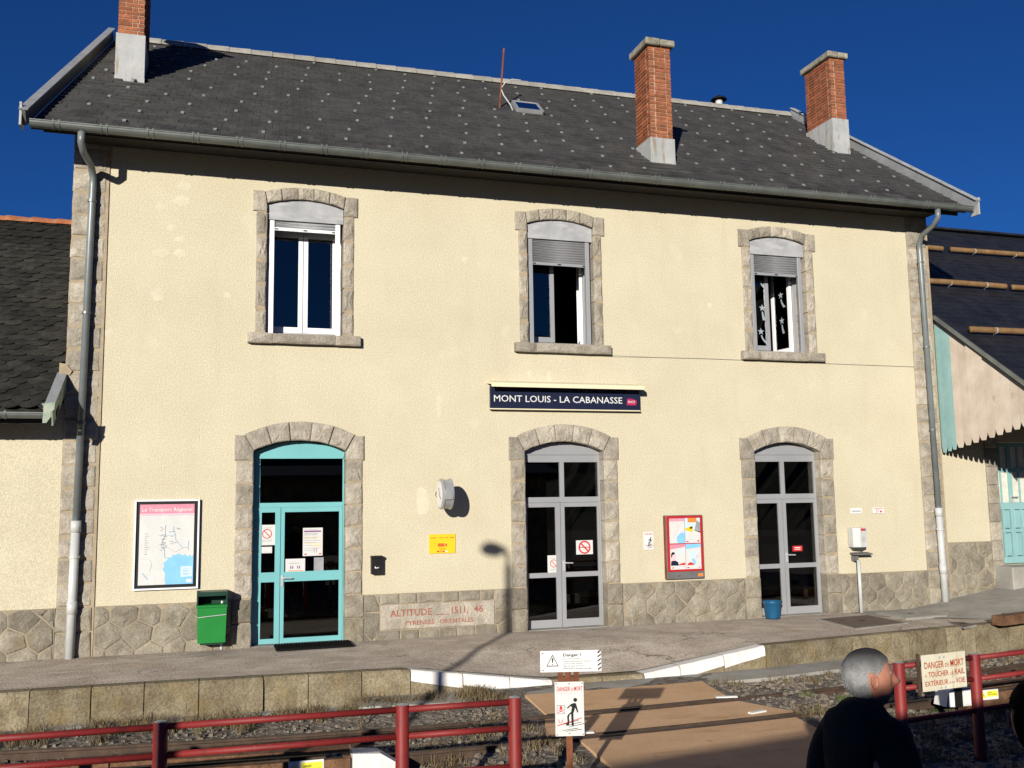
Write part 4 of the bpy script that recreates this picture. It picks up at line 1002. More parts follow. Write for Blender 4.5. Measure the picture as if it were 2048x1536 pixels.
def chimney(x0, x1, y0, y1, zr0, zf, zt, sides, capx, stain):
    k = MB(); k.box((x0+.012, y0+.012, zr0-.6), (x1-.012, y1-.01, zt)); ch = k.build('chimney', BRICKM, ST)
    bricks(ch, x0, x1, y0, y1, zf, zt, sides)
    s = .735; zb = zr0-.04
    k = MB(); P = [(x0-.02, y0-.02), (x1+.02, y0-.02), (x1+.02, y1+.02), (x0-.02, y1+.02)]
    zb_ = [zb, zb, zb+(y1-y0)*s, zb+(y1-y0)*s]
    k.add([(x, y, z-.1) for (x, y), z in zip(P, zb_)]+[(x, y, zf-.004+(0 if i < 2 else .12*stain)) for i, (x, y) in enumerate(P)], [(0,1,5,4),(1,2,6,5),(2,3,7,6),(3,0,4,7),(4,5,6,7)]); k.build('flashing', ZINC_P, ch)
    k = MB(); k.add([(x0-.024, y0-.026, zb-.06), (x1+.024, y0-.026, zb-.06), (x1+.024, y0-.026, zb+.09), (x0-.024, y0-.026, zb+.09), (x0-.08, y0-.13, zb-.115), (x1+.08, y0-.13, zb-.115)], [(0,1,2,3),(4,5,1,0)]); k.build('apron', ZINC_P, ch)
    if capx:
        ov = .075; hcap = .125
        n = 2; g = (x1-x0+2*ov)/n
        stone_cap = MB()
        for i in range(n):
            a = x0-ov+g*i; bbox('cap_stone', (a+.004, y0-ov, zt+.001), (a+g-.004, y1+ov, zt+hcap+RNG.uniform(0,.012)), CAPSTONE, ch, .018)
    return ch
zat = lambda x, y: RP((x-1.347)/16.293, (y+.72)/(5.07+.31*(x-1.347)/16.293)).z
chimney(2.215, 2.645, 1.72, 3.10, zat(2.4, 1.72), F(240,66,1.72).z, 11.55, 'R', True, 0)
chimney(11.385, 11.835, .10, .70, zat(11.6, .10), F(1303,274,.10).z, F(1291,90,.1).z, 'L', True, 0)
chimney(16.73, 17.11, 2.0, 2.92, zat(16.9, 2.0), F(1666,236,2.0).z, F(1657,115,2.0).z, 'L', True, 0)
# pale plaster repairs, plus the clock's reflected sunlight painted as a patch
PATCH = mat('plaster_and_glint', (0.595,0.542,0.405), rough=0.95, scale=6, var=0.05, bump=0.4, bscale=55)
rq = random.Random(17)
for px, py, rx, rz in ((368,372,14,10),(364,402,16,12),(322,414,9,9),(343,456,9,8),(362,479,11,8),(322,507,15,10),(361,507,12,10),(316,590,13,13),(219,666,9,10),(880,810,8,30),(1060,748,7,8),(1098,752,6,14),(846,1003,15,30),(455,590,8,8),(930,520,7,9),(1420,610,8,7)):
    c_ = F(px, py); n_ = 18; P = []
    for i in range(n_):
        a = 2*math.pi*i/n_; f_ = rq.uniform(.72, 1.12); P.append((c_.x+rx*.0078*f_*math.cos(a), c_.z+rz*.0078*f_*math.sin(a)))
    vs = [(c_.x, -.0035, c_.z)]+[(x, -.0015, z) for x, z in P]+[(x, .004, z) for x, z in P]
    mesh('plaster_and_glint_patch', vs, [(0, 1+i, 1+(i+1) % n_) for i in range(n_)]+[(1+i, 1+(i+1) % n_, 1+n_+(i+1) % n_, 1+n_+i) for i in range(n_)], PATCH, ST)
# cable across the facade
k = MB(); P = [(1222,711),(1300,714.5),(1400,717),(1530,722),(1700,729),(1835,734)]; k.tube([F(a, b, -.01 if i else -.05) for i, (a, b) in enumerate(P)], .0035, 5); k.build('facade_cable', GUTTER, ST)

# =================================================================== THE NEIGHBOURING BUILDINGS
AX = thing('slate_annex', (0, 2.5, 0), 'low cream annex with old scalloped slate roof and terracotta ridge', 'building')
wall('wall', -5.0, XL-.002, -.3, 3.6, .012, .42, [], RENDERW, AX)
plinth(-1.2, XL-.006, .690, 23, AX)
k = MB(); k.box((-5.0, .43, -.3), (-4.6, 9.0, 3.6)); k.box((-5, 8.6, -.3), (XL, 9.0, 3.6)); k.build('rear_wall', RENDERW, AX)
aS = (F(0,440,4.9).z-3.43)/5.6
AR = MB(); aE, aRd = V((0,-.70,3.43)), V((0,4.9,3.43+aS*5.6)); aN = V((0, -aS, 1)).normalized()
AR.add([V((x, p.y, p.z))-aN*t for t in (.02, .11) for x in (-5.3, XL-.005) for p in (aE, aRd)], [(0,1,3,2),(4,5,7,6),(0,2,6,4),(1,3,7,5),(0,1,5,4),(2,3,7,6)])
zb = aRd.z-aS*4.5
AR.add([(-5.3,4.9,aRd.z-.02),(XL-.005,4.9,aRd.z-.02),(XL-.005,9.4,zb),(-5.3,9.4,zb),(-5.3,4.9,aRd.z-.12),(XL-.005,4.9,aRd.z-.12),(XL-.005,9.4,zb-.1),(-5.3,9.4,zb-.1)], [(0,1,2,3),(4,5,6,7),(0,3,7,4),(2,3,7,6)])
ARoof = AR.build('roof', SLATE_OLD, AX); inv = world_of(ARoof).inverted()
def scale_mesh(w, l, t):
    P = [(-w/2, l), (-w/2, l*.34)]+[(w/2*math.cos(math.pi+math.pi*i/7), l*.34+l*.34*math.sin(math.pi+math.pi*i/7)) for i in range(1, 7)]+[(w/2, l*.34), (w/2, l)]
    n = len(P); vs = [(x, y, t*(1-y/l)+.004) for x, y in P]+[(x, y, -.006+t*(1-y/l)) for x, y in P]
    me = bpy.data.meshes.new('slate'); me.from_pydata(vs, [], [tuple(range(n))]+[(i, (i+1) % n, n+(i+1) % n, n+i) for i in range(n)]); me.materials.append(SLATE_OLD); return me
SM = [scale_mesh(.235+.02*i, .40, .030+.006*i) for i in range(3)]
sl_ = math.hypot(5.6, aRd.z-3.43); up_ = (aRd-aE).normalized(); r = random.Random(31); cnt = 0; rest = MB()
rowh = .165; nr = int(sl_/rowh)
for j in range(nr):
    for i in range(11):
        x = XL-.02-.118-.232*(i+.5*(j % 2))+r.uniform(-.008, .008)
        if x < -.55-.0*j: continue
        base = V((x, 0, 0))+aE+up_*(rowh*j+r.uniform(-.012, .012))
        Mx = Matrix((V((1,0,0)), up_, aN)).transposed().to_4x4(); Mx.translation = base
        Mx = Mx @ Matrix.Rotation(r.uniform(-.06, .06), 4, 'Z') @ Matrix.Rotation(r.uniform(-.02, .03), 4, 'X')
        if x+.118 > XL-.004 and False: continue
        me = SM[r.randrange(3)]
        if cnt < 300 and x > -.2:
            o = bpy.data.objects.new('slate', me); COL.objects.link(o); o.matrix_basis = Mx; o.parent = ARoof; o.matrix_parent_inverse = inv; cnt += 1
        else: rest.add([Mx @ v.co for v in me.vertices], [tuple(p.vertices) for p in me.polygons])
stuff(mesh('upper_slates', rest.v, rest.f, SLATE_OLD, ARoof, fix=False))
for i in range(12):
    x0 = XL-.02-.44*i; k = MB(); n = 6; vs = []
    for x, rr in ((x0-.46, .115), (x0-.40, .135), (x0, .115)):
        for q in range(n+1): a = math.pi*q/n; vs.append((x, 4.9-rr*math.cos(a)*1.1, aRd.z-.03+rr*math.sin(a)))
    k.add(vs, [(b*(n+1)+q, b*(n+1)+q+1, (b+1)*(n+1)+q+1, (b+1)*(n+1)+q) for b in (0, 1) for q in range(n)]); k.build('ridge_tile', TERRA, ARoof)
gutter(-5.2, 1.70, -.785, 3.375, .070, AX, brk=.55)
k = MB(); k.beam((-5.2,-.60,3.30), (1.72,-.60,3.30), .03, .10); k.build('fascia', EAVE, AX)
VG = mat('weathered_green_trim', (0.20,0.30,0.22), (0.40,0.42,0.34), rough=0.8, scale=8)
k = MB(); k.beam((1.80,-.015,4.03), (1.75,-.86,3.43), .13, .022, aN); k.build('verge_capping', ZINC, AX)
k = MB(); k.beam((1.85,-.02,3.90), (1.80,-.86,3.30), .028, .22, aN); k.build('verge_board', VG, AX)
k = MB(); k.prism([(1.69,3.24),(1.70,3.46),(1.67,3.50),(1.84,3.53),(1.83,3.42),(1.80,3.40),(1.79,3.32),(1.74,3.24)], -.885, -.865); k.build('verge_end_plate', VG, AX)
k = MB(); k.prism([(1.76,4.02),(1.90,4.0),(1.93,4.06),(1.86,4.16),(1.76,4.18)], -.05, -.02); k.build('cement_fillet', MORTAR, AX)

# goods shed
GS = thing('goods_shed', (21, 2, .3), 'goods shed with steep dark slate roof and boarded canopy end', 'building')
XS = 17.275
wall('wall', XS, 27, -.2, 5.3, .045, .45, [(18.60, 20.2, .72, 3.1)], RENDERW, GS)
plinth(XS+.005, 18.33, 1.185, 41, GS, z0=.0, sx=.38, rows=4, y=-.005, m=PLINTH)
k = MB(); k.box((18.34, .03, .35), (18.58, .3, 3.4)); k.build('surround_mortar', MORTAR, GS)
zz = [.45,.80,1.185,1.55,1.90,2.26,2.62,2.98,3.34]
for a, b in zip(zz, zz[1:]): stone('jamb_stone', [(18.335, a+.006), (18.60, a+.006), (18.60, b-.006), (18.335, b-.006)], .32, .0, GRANITE, GS, bev=.012, pil=.01, jit=.003)
bbox('door_step', (18.36, -.42, .1), (20.4, .30, .715), CONCRETE, GS, .02)
k = MB(); y = .24
for x0, x1 in ((18.605, 18.70), (19.06, 19.16), (19.52, 19.60)): k.box((x0, y, .73), (x1, y+.05, 3.1))
for z0, z1 in ((.73, .86), (1.33, 1.40), (1.78, 1.92), (2.52, 2.58), (3.02, 3.1)): k.box((18.702, y+.002, z0), (19.058, y+.048, z1)); k.box((19.162, y+.002, z0), (19.518, y+.048, z1))
k.box((18.86, y+.004, .862), (18.91, y+.046, 1.778)); k.box((19.31, y+.004, .862), (19.36, y+.046, 1.778)); k.box((18.86, y+.004, 1.922), (18.90, y+.046, 3.018)); k.box((19.32, y+.004, 1.922), (19.36, y+.046, 3.018))
gd = k.build('door', TEAL2, GS)
FROST = mat('frosted_pane', (0.62,0.60,0.52), rough=0.6)
for x0, x1 in ((18.70,18.86),(18.90,19.06),(19.16,19.32),(19.36,19.52)):
    for z0, z1 in ((.86,1.33),(1.40,1.78)): bbox('door_panel', (x0+.012, y+.012, z0+.012), (x1-.012, y+.03, z1-.012), TEAL2, gd, .012)
    for z0, z1 in ((1.92,2.52),(2.58,3.02)): box('pane', (x0-.004, y+.02, z0-.004), (x1+.004, y+.03, z1+.004), FROST, gd)
handle(19.10, 2.0, y, gd)
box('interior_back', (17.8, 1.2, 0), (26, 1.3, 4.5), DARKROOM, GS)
sS, sZ = .756, 5.53
sN = V((0, -sS, 1)).normalized(); sU = V((0, 1, sS)).normalized()
y0, y1 = -2.85, 4.27
k = MB()
def rp(x, y): return V((x, y, sS*y+sZ))
k.add([rp(x, y)-sN*t for t in (.02, .10) for x in (XS+.01, 27.3) for y in (y0, y1)], [(0,1,3,2),(4,5,7,6),(0,2,6,4),(1,3,7,5),(0,1,5,4),(2,3,7,6)])
k.add([(XS+.01,y1,sS*y1+sZ-.02),(27.3,y1,sS*y1+sZ-.02),(27.3,9.5,4.8),(XS+.01,9.5,4.8)], [(0,1,2,3)])
gr = k.build('roof', SLATE_NEW, GS); SLP = skip_slate
def skip_slate(p): return False
PINV = world_of(gr).inverted()
def RPs(u, v): return rp(XS+.02+8.3*u, y0+(y1-y0)*v)
slates(gr, RPs, sN, 8.3, 44, SLATE_NEW, 0, 'slate', 0, 1, 8, wide=.22, thick=.010)
k = MB(); k.beam(rp(XS-.0, y0)+sN*.02, rp(XS-.0, -.02)+sN*.02, .035, .07, sN); k.build('verge_flashing', GUTTER, GS)
k = MB(); k.beam(rp(XS, y1)+V((0,0,.02)), rp(26, y1)+V((0,0,.02)), .25, .05); k.build('ridge_capping', SLATE_NEW, GS)
def log(xa, xb, y, lab):
    p, q = rp(xa, y)+sN*.10, rp(xb, y)+sN*.10; k = MB(); k.tube([p, p+V((.015,0,0)), (p+q)/2+sN*.012, q-V((.015,0,0)), q], .062, 10); o = k.build('snow_guard_log', LOGW, gr, True)
    for t in (.18, .5, .82):
        if xb-xa < .8 and t != .5: continue
        c = p+(q-p)*t; k = MB(); k.tube([c-V((.012,0,0)), c+V((.012,0,0))], .068, 10); k.beam(c, c-sN*.12, .02, .01, V((1,0,0))); k.build('log_strap', STEEL, o)
log(17.6, 20.25, 2.95, ''); log(20.50, 24.3, 2.95, ''); log(17.4, 20.36, 1.28, ''); log(20.52, 24.0, 1.26, ''); log(17.60, 20.9, -.54, '')
# boarded end of the canopy, notched along the bottom
yy = -.005; i = 0
while yy > -2.75:
    w_ = .128 if i < 3 else .192; a, b = yy, yy-w_+.004
    zt = lambda y: sS*y+sZ-.09; zb = lambda y: 2.895-.18*y
    m_ = (a+b)/2; q = w_*.22
    P = [(a, zt(a)), (b, zt(b)), (b, zb(b)+.10), (m_-q, zb(m_)-.02), (m_+q, zb(m_)-.02), (a, zb(a)+.10)]
    t_ = .022; xo = XS+.012+RNG.uniform(-.003, .003); n = len(P); k = MB()
    k.add([(xo, y, z) for y, z in P]+[(xo+t_, y, z) for y, z in P], [tuple(range(n)), tuple(range(2*n-1, n-1, -1))]+[(j, (j+1) % n, n+(j+1) % n, n+j) for j in range(n)])
    k.build('canopy_board', TEALW if i < 3 else RAWWOOD, GS); yy -= w_; i += 1
k = MB()
for x in (20.4, 24.0): k.beam((x, 0, 3.2), (x, -2.7, 3.6), .12, .16)
k.beam((XS+.05, -2.7, 3.45), (26, -2.7, 3.45), .12, .14); k.build('canopy_beam', TIMBER, GS)

# =================================================================== THINGS ON THE FACADE
def span(a, b, Y):                            # pixel corners (top-left, bottom-right) -> x0, x1, z0, z1
    p, q = F(*a, Y), F(*b, Y); return p.x, q.x, q.z, p.z
# name board
SG = thing('station_sign', (9.57, -.05, 3.6), 'long navy name board with white lettering under a cream hood', 'station sign')
bbox('board', (8.233, -.095, 3.612), (10.915, -.035, 3.972), NAVY, SG, .004)
bbox('bottom_edge', (8.225, -.10, 3.592), (10.92, -.03, 3.6105), CANOPYC, SG, .003)
k = MB(); P = [(0,4.075),(-.27,4.02),(-.29,4.01),(-.29,3.945),(-.27,3.945),(-.265,3.985),(0,4.03)]
vs = [(x, a, b) for x in (8.20, 10.915) for a, b in P]; n = len(P); k.add(vs, [tuple(range(n)), tuple(range(2*n-1, n-1, -1))]+[(i, (i+1) % n, n+(i+1) % n, n+i) for i in range(n)]); k.build('hood', CANOPYC, SG)
text('lettering', 'MONT LOUIS - LA CABANASSE', WHITE, SG, lambda a, b: V((8.292+a, -.0985, 3.722+b)), .112, 2.29, bold=.004)
pl = on_wall(10.665, 3.695, -.0985); MAG = mat('logo_magenta', (0.36,0.02,0.11), (0.52,0.03,0.05), rough=0.4, scale=4)
flat('logo', [(0,0),(.17,0),(.19,.055),(.185,.085),(.10,.112),(.01,.115)], MAG, SG, pl)
text('logo_lettering', 'SNCF', WHITE, SG, lambda a, b: V((10.685+a, -.1005, 3.733+b)), .042, .135, bold=.004)
# clock
cp = F(891, 988, -.42); CK = thing('platform_clock', (cp.x, 0, cp.z), 'round double faced clock with grey casing projecting from the wall', 'clock')
k = MB(); k.lathe([(.0,-.09),(.215,-.09),(.24,-.082),(.24,-.055),(.225,-.05),(.225,.05),(.24,.055),(.24,.082),(.215,.09),(.0,.09)], cp, 36, 'x'); k.build('casing', ZINC, CK, False)
for s in (-1, 1):
    k = MB(); k.lathe([(.0, s*.094), (.205, s*.094)], cp, 36, 'x'); d = k.build('dial', WHITE, CK)
    k = MB(); x = cp.x+s*.097; k.beam((x, cp.y, cp.z-.03), (x, cp.y+.05, cp.z+.10), .012, .003, V((1,0,0))); k.beam((x, cp.y, cp.z-.03), (x, cp.y-.10, cp.z-.08), .008, .003, V((1,0,0))); k.build('clock_hand', BLACK, CK)
k = MB(); k.box((cp.x-.06, cp.y-.247, cp.z-.085), (cp.x+.06, cp.y-.224, cp.z+.06)); k.build('service_hatch', ZINC, CK)
k = MB(); k.tube([(cp.x, cp.y+.23, cp.z), (cp.x, .0, cp.z)], .03, 10); k.lathe([(.07,-.03),(.07,.0)], (cp.x, 0, cp.z), 14, 'y'); k.build('wall_bracket', ZINC_P, CK)
# yellow plaque
x0, x1, z0, z1 = span((858,1069), (911,1106), -.01); YP = thing('yellow_plaque', (x0, 0, z0), 'small yellow information plaque with red print on the wall', 'plaque')
bbox('plate', (x0, -.014, z0), (x1, .0, z1), YELLOW, YP, .003); w_, h_ = x1-x0, z1-z0; pl = on_wall(x0, z0, -.0165)
for a, b, c, d in ((.05,.80,.27,.83),(.38,.80,.55,.83),(.60,.80,.72,.83),(.77,.80,.95,.83),(.33,.45,.58,.52),(.33,.36,.58,.43),(.38,.22,.62,.25)): flat('print_line', rect(a*w_, b*h_, c*w_, d*h_), REDM, YP, pl)
flat('emblem', [(.62*w_,.35*h_),(.68*w_,.40*h_),(.66*w_,.53*h_),(.61*w_,.46*h_)], REDM, YP, pl)
for a, b, mm in ((.29,.38,REDM),(.41,.46,ORANGE),(.50,.58,REDM),(.61,.70,WHITE)): flat('print_mark', rect(a*w_, .07*h_, b*w_, .14*h_), mm, YP, pl)
# letter box
x0, x1, z0, z1 = span((743,1112), (766,1148), -.10); LB = thing('letter_box', (x0, 0, z0), 'small black letter box fixed beside the turquoise door', 'letter box')
bbox('body', (x0, -.11, z0), (x1-.01, .0, z1-.02), BLACK, LB, .008); bbox('lid', (x0-.006, -.125, z1-.045), (x1, .0, z1), BLACK, LB, .01)
pl = on_wall(x0+.05, z0+.09, -.1115); flat('emblem', [(0,0),(.05,.0),(.07,.022),(.05,.014),(.02,.012),(.012,.03),(0,.03)], WHITE, LB, pl)
# map case
x0, x1, z0, z1 = span((270,1000), (396,1176), -.05); PC = thing('map_case', (x0, 0, z0), 'white framed display case holding a regional transport map', 'display case')
z0 -= .005
bbox('back_panel', (x0+.02, -.035, z0+.02), (x1-.02, .0, z1-.02), BLACK, PC, .003)
for a, b, c, d in ((x0, z0, x1, z0+.026), (x0, z1-.026, x1, z1), (x0, z0+.0265, x0+.026, z1-.0265), (x1-.026, z0+.0265, x1, z1-.0265)): bbox('frame_bar', (a, -.06, b), (c, -.001, d), WHITEPVC, PC, .004)
a0, a1, b0, b1 = x0+.072, x1-.075, z0+.072, z1-.068; W_, H_ = a1-a0, b1-b0
nx_, nz_ = 12, 14; vs = []; r = random.Random(4)
for i in range(nx_+1):
    for j in range(nz_+1): vs.append((a0+W_*i/nx_, -.040-.003*math.sin(i*1.3+j*.9)*math.sin(j*.5)-.0015*r.random(), b0+H_*j/nz_))
mesh('map_sheet', vs, [(i*(nz_+1)+j, (i+1)*(nz_+1)+j, (i+1)*(nz_+1)+j+1, i*(nz_+1)+j+1) for i in range(nx_) for j in range(nz_)], PAPER, PC, True, fix=False)
pl = on_wall(a0, b0, -.0465); p2 = on_wall(a0, b0, -.0485)
flat('title_band', rect(0, .885*H_, W_, H_), PINKM, PC, pl); flat('title_fade', rect(0, .862*H_, W_, .885*H_), LPINK, PC, pl)
text('title', 'Le Transport Régional', WHITE, PC, lambda a, b: p2(.04*W_+a, .912*H_+b), .048*H_, .92*W_, bold=.006)
SEA = [(.50,0),(1,0),(1,.36),(.97,.34),(.93,.36),(.88,.335),(.84,.37),(.79,.35),(.74,.38),(.69,.37),(.66,.36),(.62,.37),(.60,.34),(.55,.33),(.50,.29),(.45,.27),(.47,.22),(.44,.19),(.49,.13),(.48,.06)]
flat('sea', [(a*W_, b*H_) for a, b in SEA], BLUEM, PC, pl)
flat('legend', rect(.77*W_, .09*H_, .985*W_, .22*H_), LBLUE, PC, p2)
for q in range(5): flat('legend_line', rect(.81*W_, (.11+.018*q)*H_, (.9+.04*(q % 2))*W_, (.116+.018*q)*H_), GREYP, PC, on_wall(a0, b0, -.050))
flat('legend_mark', rect(.88*W_, .02*H_, .975*W_, .06*H_), WHITE, PC, p2)
def line(pts, wd, mm, name='route'):
    for (x0_, y0_), (x1_, y1_) in zip(pts, pts[1:]):
        dx, dy = (x1_-x0_)*W_, (y1_-y0_)*H_; l = math.hypot(dx, dy) or 1; nx__, ny__ = -dy/l*wd, dx/l*wd
        flat(name, [(x0_*W_-nx__, y0_*H_-ny__), (x1_*W_-nx__, y1_*H_-ny__), (x1_*W_+nx__, y1_*H_+ny__), (x0_*W_+nx__, y0_*H_+ny__)], mm, PC, p2)
line([(.47,.74),(.47,.61),(.43,.56),(.40,.48),(.46,.44),(.47,.33),(.55,.33)], .0022, BLUEM); line([(.62,.72),(.62,.66),(.66,.62),(.66,.56),(.73,.50),(.80,.45),(.89,.46),(.90,.42)], .002, BLUEM); line([(.47,.61),(.60,.61),(.66,.62)], .0016, BLUEM); line([(.05,.33),(.2,.31),(.24,.26),(.20,.18)], .002, LBLUE); line([(.07,.15),(.12,.11),(.17,.07)], .003, BLUEM); line([(.90,.46),(.90,.54)], .002, BLUEM); line([(.42,.50),(.66,.40),(.80,.45)], .001, GREYP)
r = random.Random(8)
for q in range(34):
    a, b = (r.uniform(.36,.44), r.uniform(.42,.72)) if q < 16 else (r.uniform(.52,.70), r.uniform(.5,.72)) if q < 24 else (.10, .38+.028*(q-24))
    flat('place_name', rect(a*W_, b*H_, (a+r.uniform(.03,.08))*W_, (b+.005)*H_), GREYP, PC, p2)
# waste bin
x0, x1 = 3.735, 4.145; BN = thing('waste_bin', (3.93, -.2, 0), 'green plastic waste bin with dark hood hanging by the doorway', 'bin')
k = MB(); k.add([(x0+.014,-.32,.135),(x1-.014,-.32,.135),(x1-.014,-.05,.135),(x0+.014,-.05,.135),(x0,-.335,.66),(x1,-.335,.66),(x1,-.04,.66),(x0,-.04,.66)], [(0,1,2,3),(0,1,5,4),(1,2,6,5),(2,3,7,6),(3,0,4,7)]); k.build('body', BINGREEN, BN)
bbox('rim', (x0-.012, -.35, .635), (x1+.012, -.03, .672), BINGREEN, BN, .008)
k = MB()
for xx in (x0-.008, x1-.012): k.prism([(xx, .66), (xx+.02, .66), (xx+.02, .84), (xx, .84)], -.34, -.03)
k.box((x0-.008, -.045, .66), (x1+.008, -.025, .84)); k.box((x0-.008, -.34, .84), (x1+.008, -.025, .86)); k.box((x0-.008, -.345, .80), (x1+.008, -.325, .84)); k.build('hood', BINDARK, BN)
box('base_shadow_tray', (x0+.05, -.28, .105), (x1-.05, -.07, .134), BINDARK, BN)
k = MB(); k.tube([(x0+.01,-.345,.50), (3.9,-.352,.515), (x1-.01,-.345,.53)], .006, 6); k.build('bag_tie', PVC, BN)
k = MB(); k.tube([(x1-.06, -.05, 0), (x1-.06, -.05, .7)], .02, 8); k.build('support_post', STEEL, BN)
# poster board with four posters
x0, x1, z0, z1 = span((1330,1031), (1409,1156), -.06); PB = thing('poster_board', (x0, 0, z0), 'red and grey notice case holding four travel posters', 'notice board')
bbox('case', (x0, -.07, z0), (x1, .0, z1), CASEGREY, PB, .008); zg = z0+.125; bbox('door', (x0+.015, -.078, zg), (x1-.012, -.071, z1-.012), CASERED, PB, .003)
bbox('edge_bar', (x0-.012, -.072, z0), (x0-.0005, .0, z1), RUST, PB, .003)
w_ = (x1-x0-.13)/2; h_ = (z1-zg-.105)/2
for i in range(2):
    for j in range(2):
        a = x0+.062+i*(w_+.006); b = zg+.038+(1-j)*(h_+.016); pl = on_wall(a, b, -.0825); p2 = on_wall(a, b, -.0845); p3 = on_wall(a, b, -.0865)
        mesh('poster', [pl(0,0), pl(w_,0), pl(w_,h_), pl(0,h_)], [(0,1,2,3)], PAPER, PB, fix=False)
        R_ = lambda q, c_, mm, pp=p2: flat('print_field', [(x*w_, y*h_) for x, y in q], mm, PB, pp)
        if (i, j) == (0, 0):
            R_(rect(0,.88,1,1), 0, PINKM); R_([(.55,0),(1,0),(1,.4),(.85,.42),(.7,.4),(.5,.28),(.45,.1)], 0, BLUEM); R_([(.48,.5),(.52,.5),(.60,.75),(.56,.75)], 0, LPINK); R_([(.3,.3),(.33,.3),(.5,.5),(.47,.5)], 0, LPINK)
            text('print_title', 'Le Transport Régional', WHITE, PB, lambda u, v: p3(.06*w_+u, .915*h_+v), .05*h_, .88*w_)
        elif (i, j) == (1, 0):
            R_(rect(0,.14,1,1), 0, LBLUE); R_(rect(.18,.82,.78,1), 0, ORANGE, p3); R_([(.0,.14),(1,.14),(1,.45),(.55,.52),(.0,.32)], 0, PAPER, p3); R_([(.0,.58),(.3,.66),(.5,.70),(.52,.50),(.42,.42),(.3,.46),(.0,.52)], 0, YELLOW, on_wall(a, b, -.088)); R_([(.30,.63),(.48,.66),(.49,.58),(.31,.56)], 0, NAVY, on_wall(a, b, -.0895)); R_(rect(.05,.04,.2,.08), 0, REDM, p3); R_(rect(.78,.05,.92,.1), 0, REDM, p3)
            R_([(.6,.5),(1,.4),(1,.8),(.8,.9)], 0, GREYP, p3)
        elif (i, j) == (0, 1):
            R_([(0,.80),(1,.9),(1,1),(0,1)], 0, PINKM); R_([(.02,.16),(.55,.16),(.48,.30),(.30,.36),(.05,.34)], 0, NAVY, p3)
            R_([(.08,.38),(.14,.32),(.26,.34),(.35,.42),(.36,.55),(.30,.64),(.18,.66),(.08,.58)], 0, LPINK, p3); R_([(.05,.46),(.10,.5),(.14,.58),(.30,.62),(.28,.68),(.14,.70),(.05,.62)], 0, BLACK, on_wall(a, b, -.088))
            R_([(.4,.62),(.98,.75),(.98,.80),(.5,.72)], 0, LBLUE); R_([(.45,.52),(.98,.56),(.98,.60)], 0, LBLUE); R_([(.5,.17),(.95,.17),(.98,.22),(.9,.27),(.62,.22)], 0, REDM, p3); R_(rect(.1,.05,.22,.09), 0, REDM, p3); R_(rect(.82,.07,.96,.11), 0, LPINK, p3)
        else:
            R_([(0,.80),(1,.86),(1,1),(0,1)], 0, BLUEM); R_([(.25,.70),(.72,.70),(.60,.42),(.34,.42)], 0, LBLUE); R_([(.36,.40),(.58,.42),(.66,.20),(.5,.16)], 0, BLUEM); R_([(.08,.16),(.5,.16),(.52,.20),(.3,.28),(.1,.22)], 0, REDM, p3); R_([(.66,.42),(.88,.46),(.87,.58),(.67,.54)], 0, LPINK, p3); R_(rect(.06,.04,.2,.08), 0, REDM, p3); R_(rect(.8,.05,.93,.08), 0, REDM, p3)
flat('maker_mark', rect(x1-.13, z0+.035, x1-.03, z0+.085), ORANGE, PB, lambda a, b: V((a, -.0725, b))); flat('maker_mark', [(x0+.17,z0+.04),(x0+.24,z0+.05),(x0+.27,z0+.075),(x0+.2,z0+.06)], RUST, PB, lambda a, b: V((a, -.0725, b)))
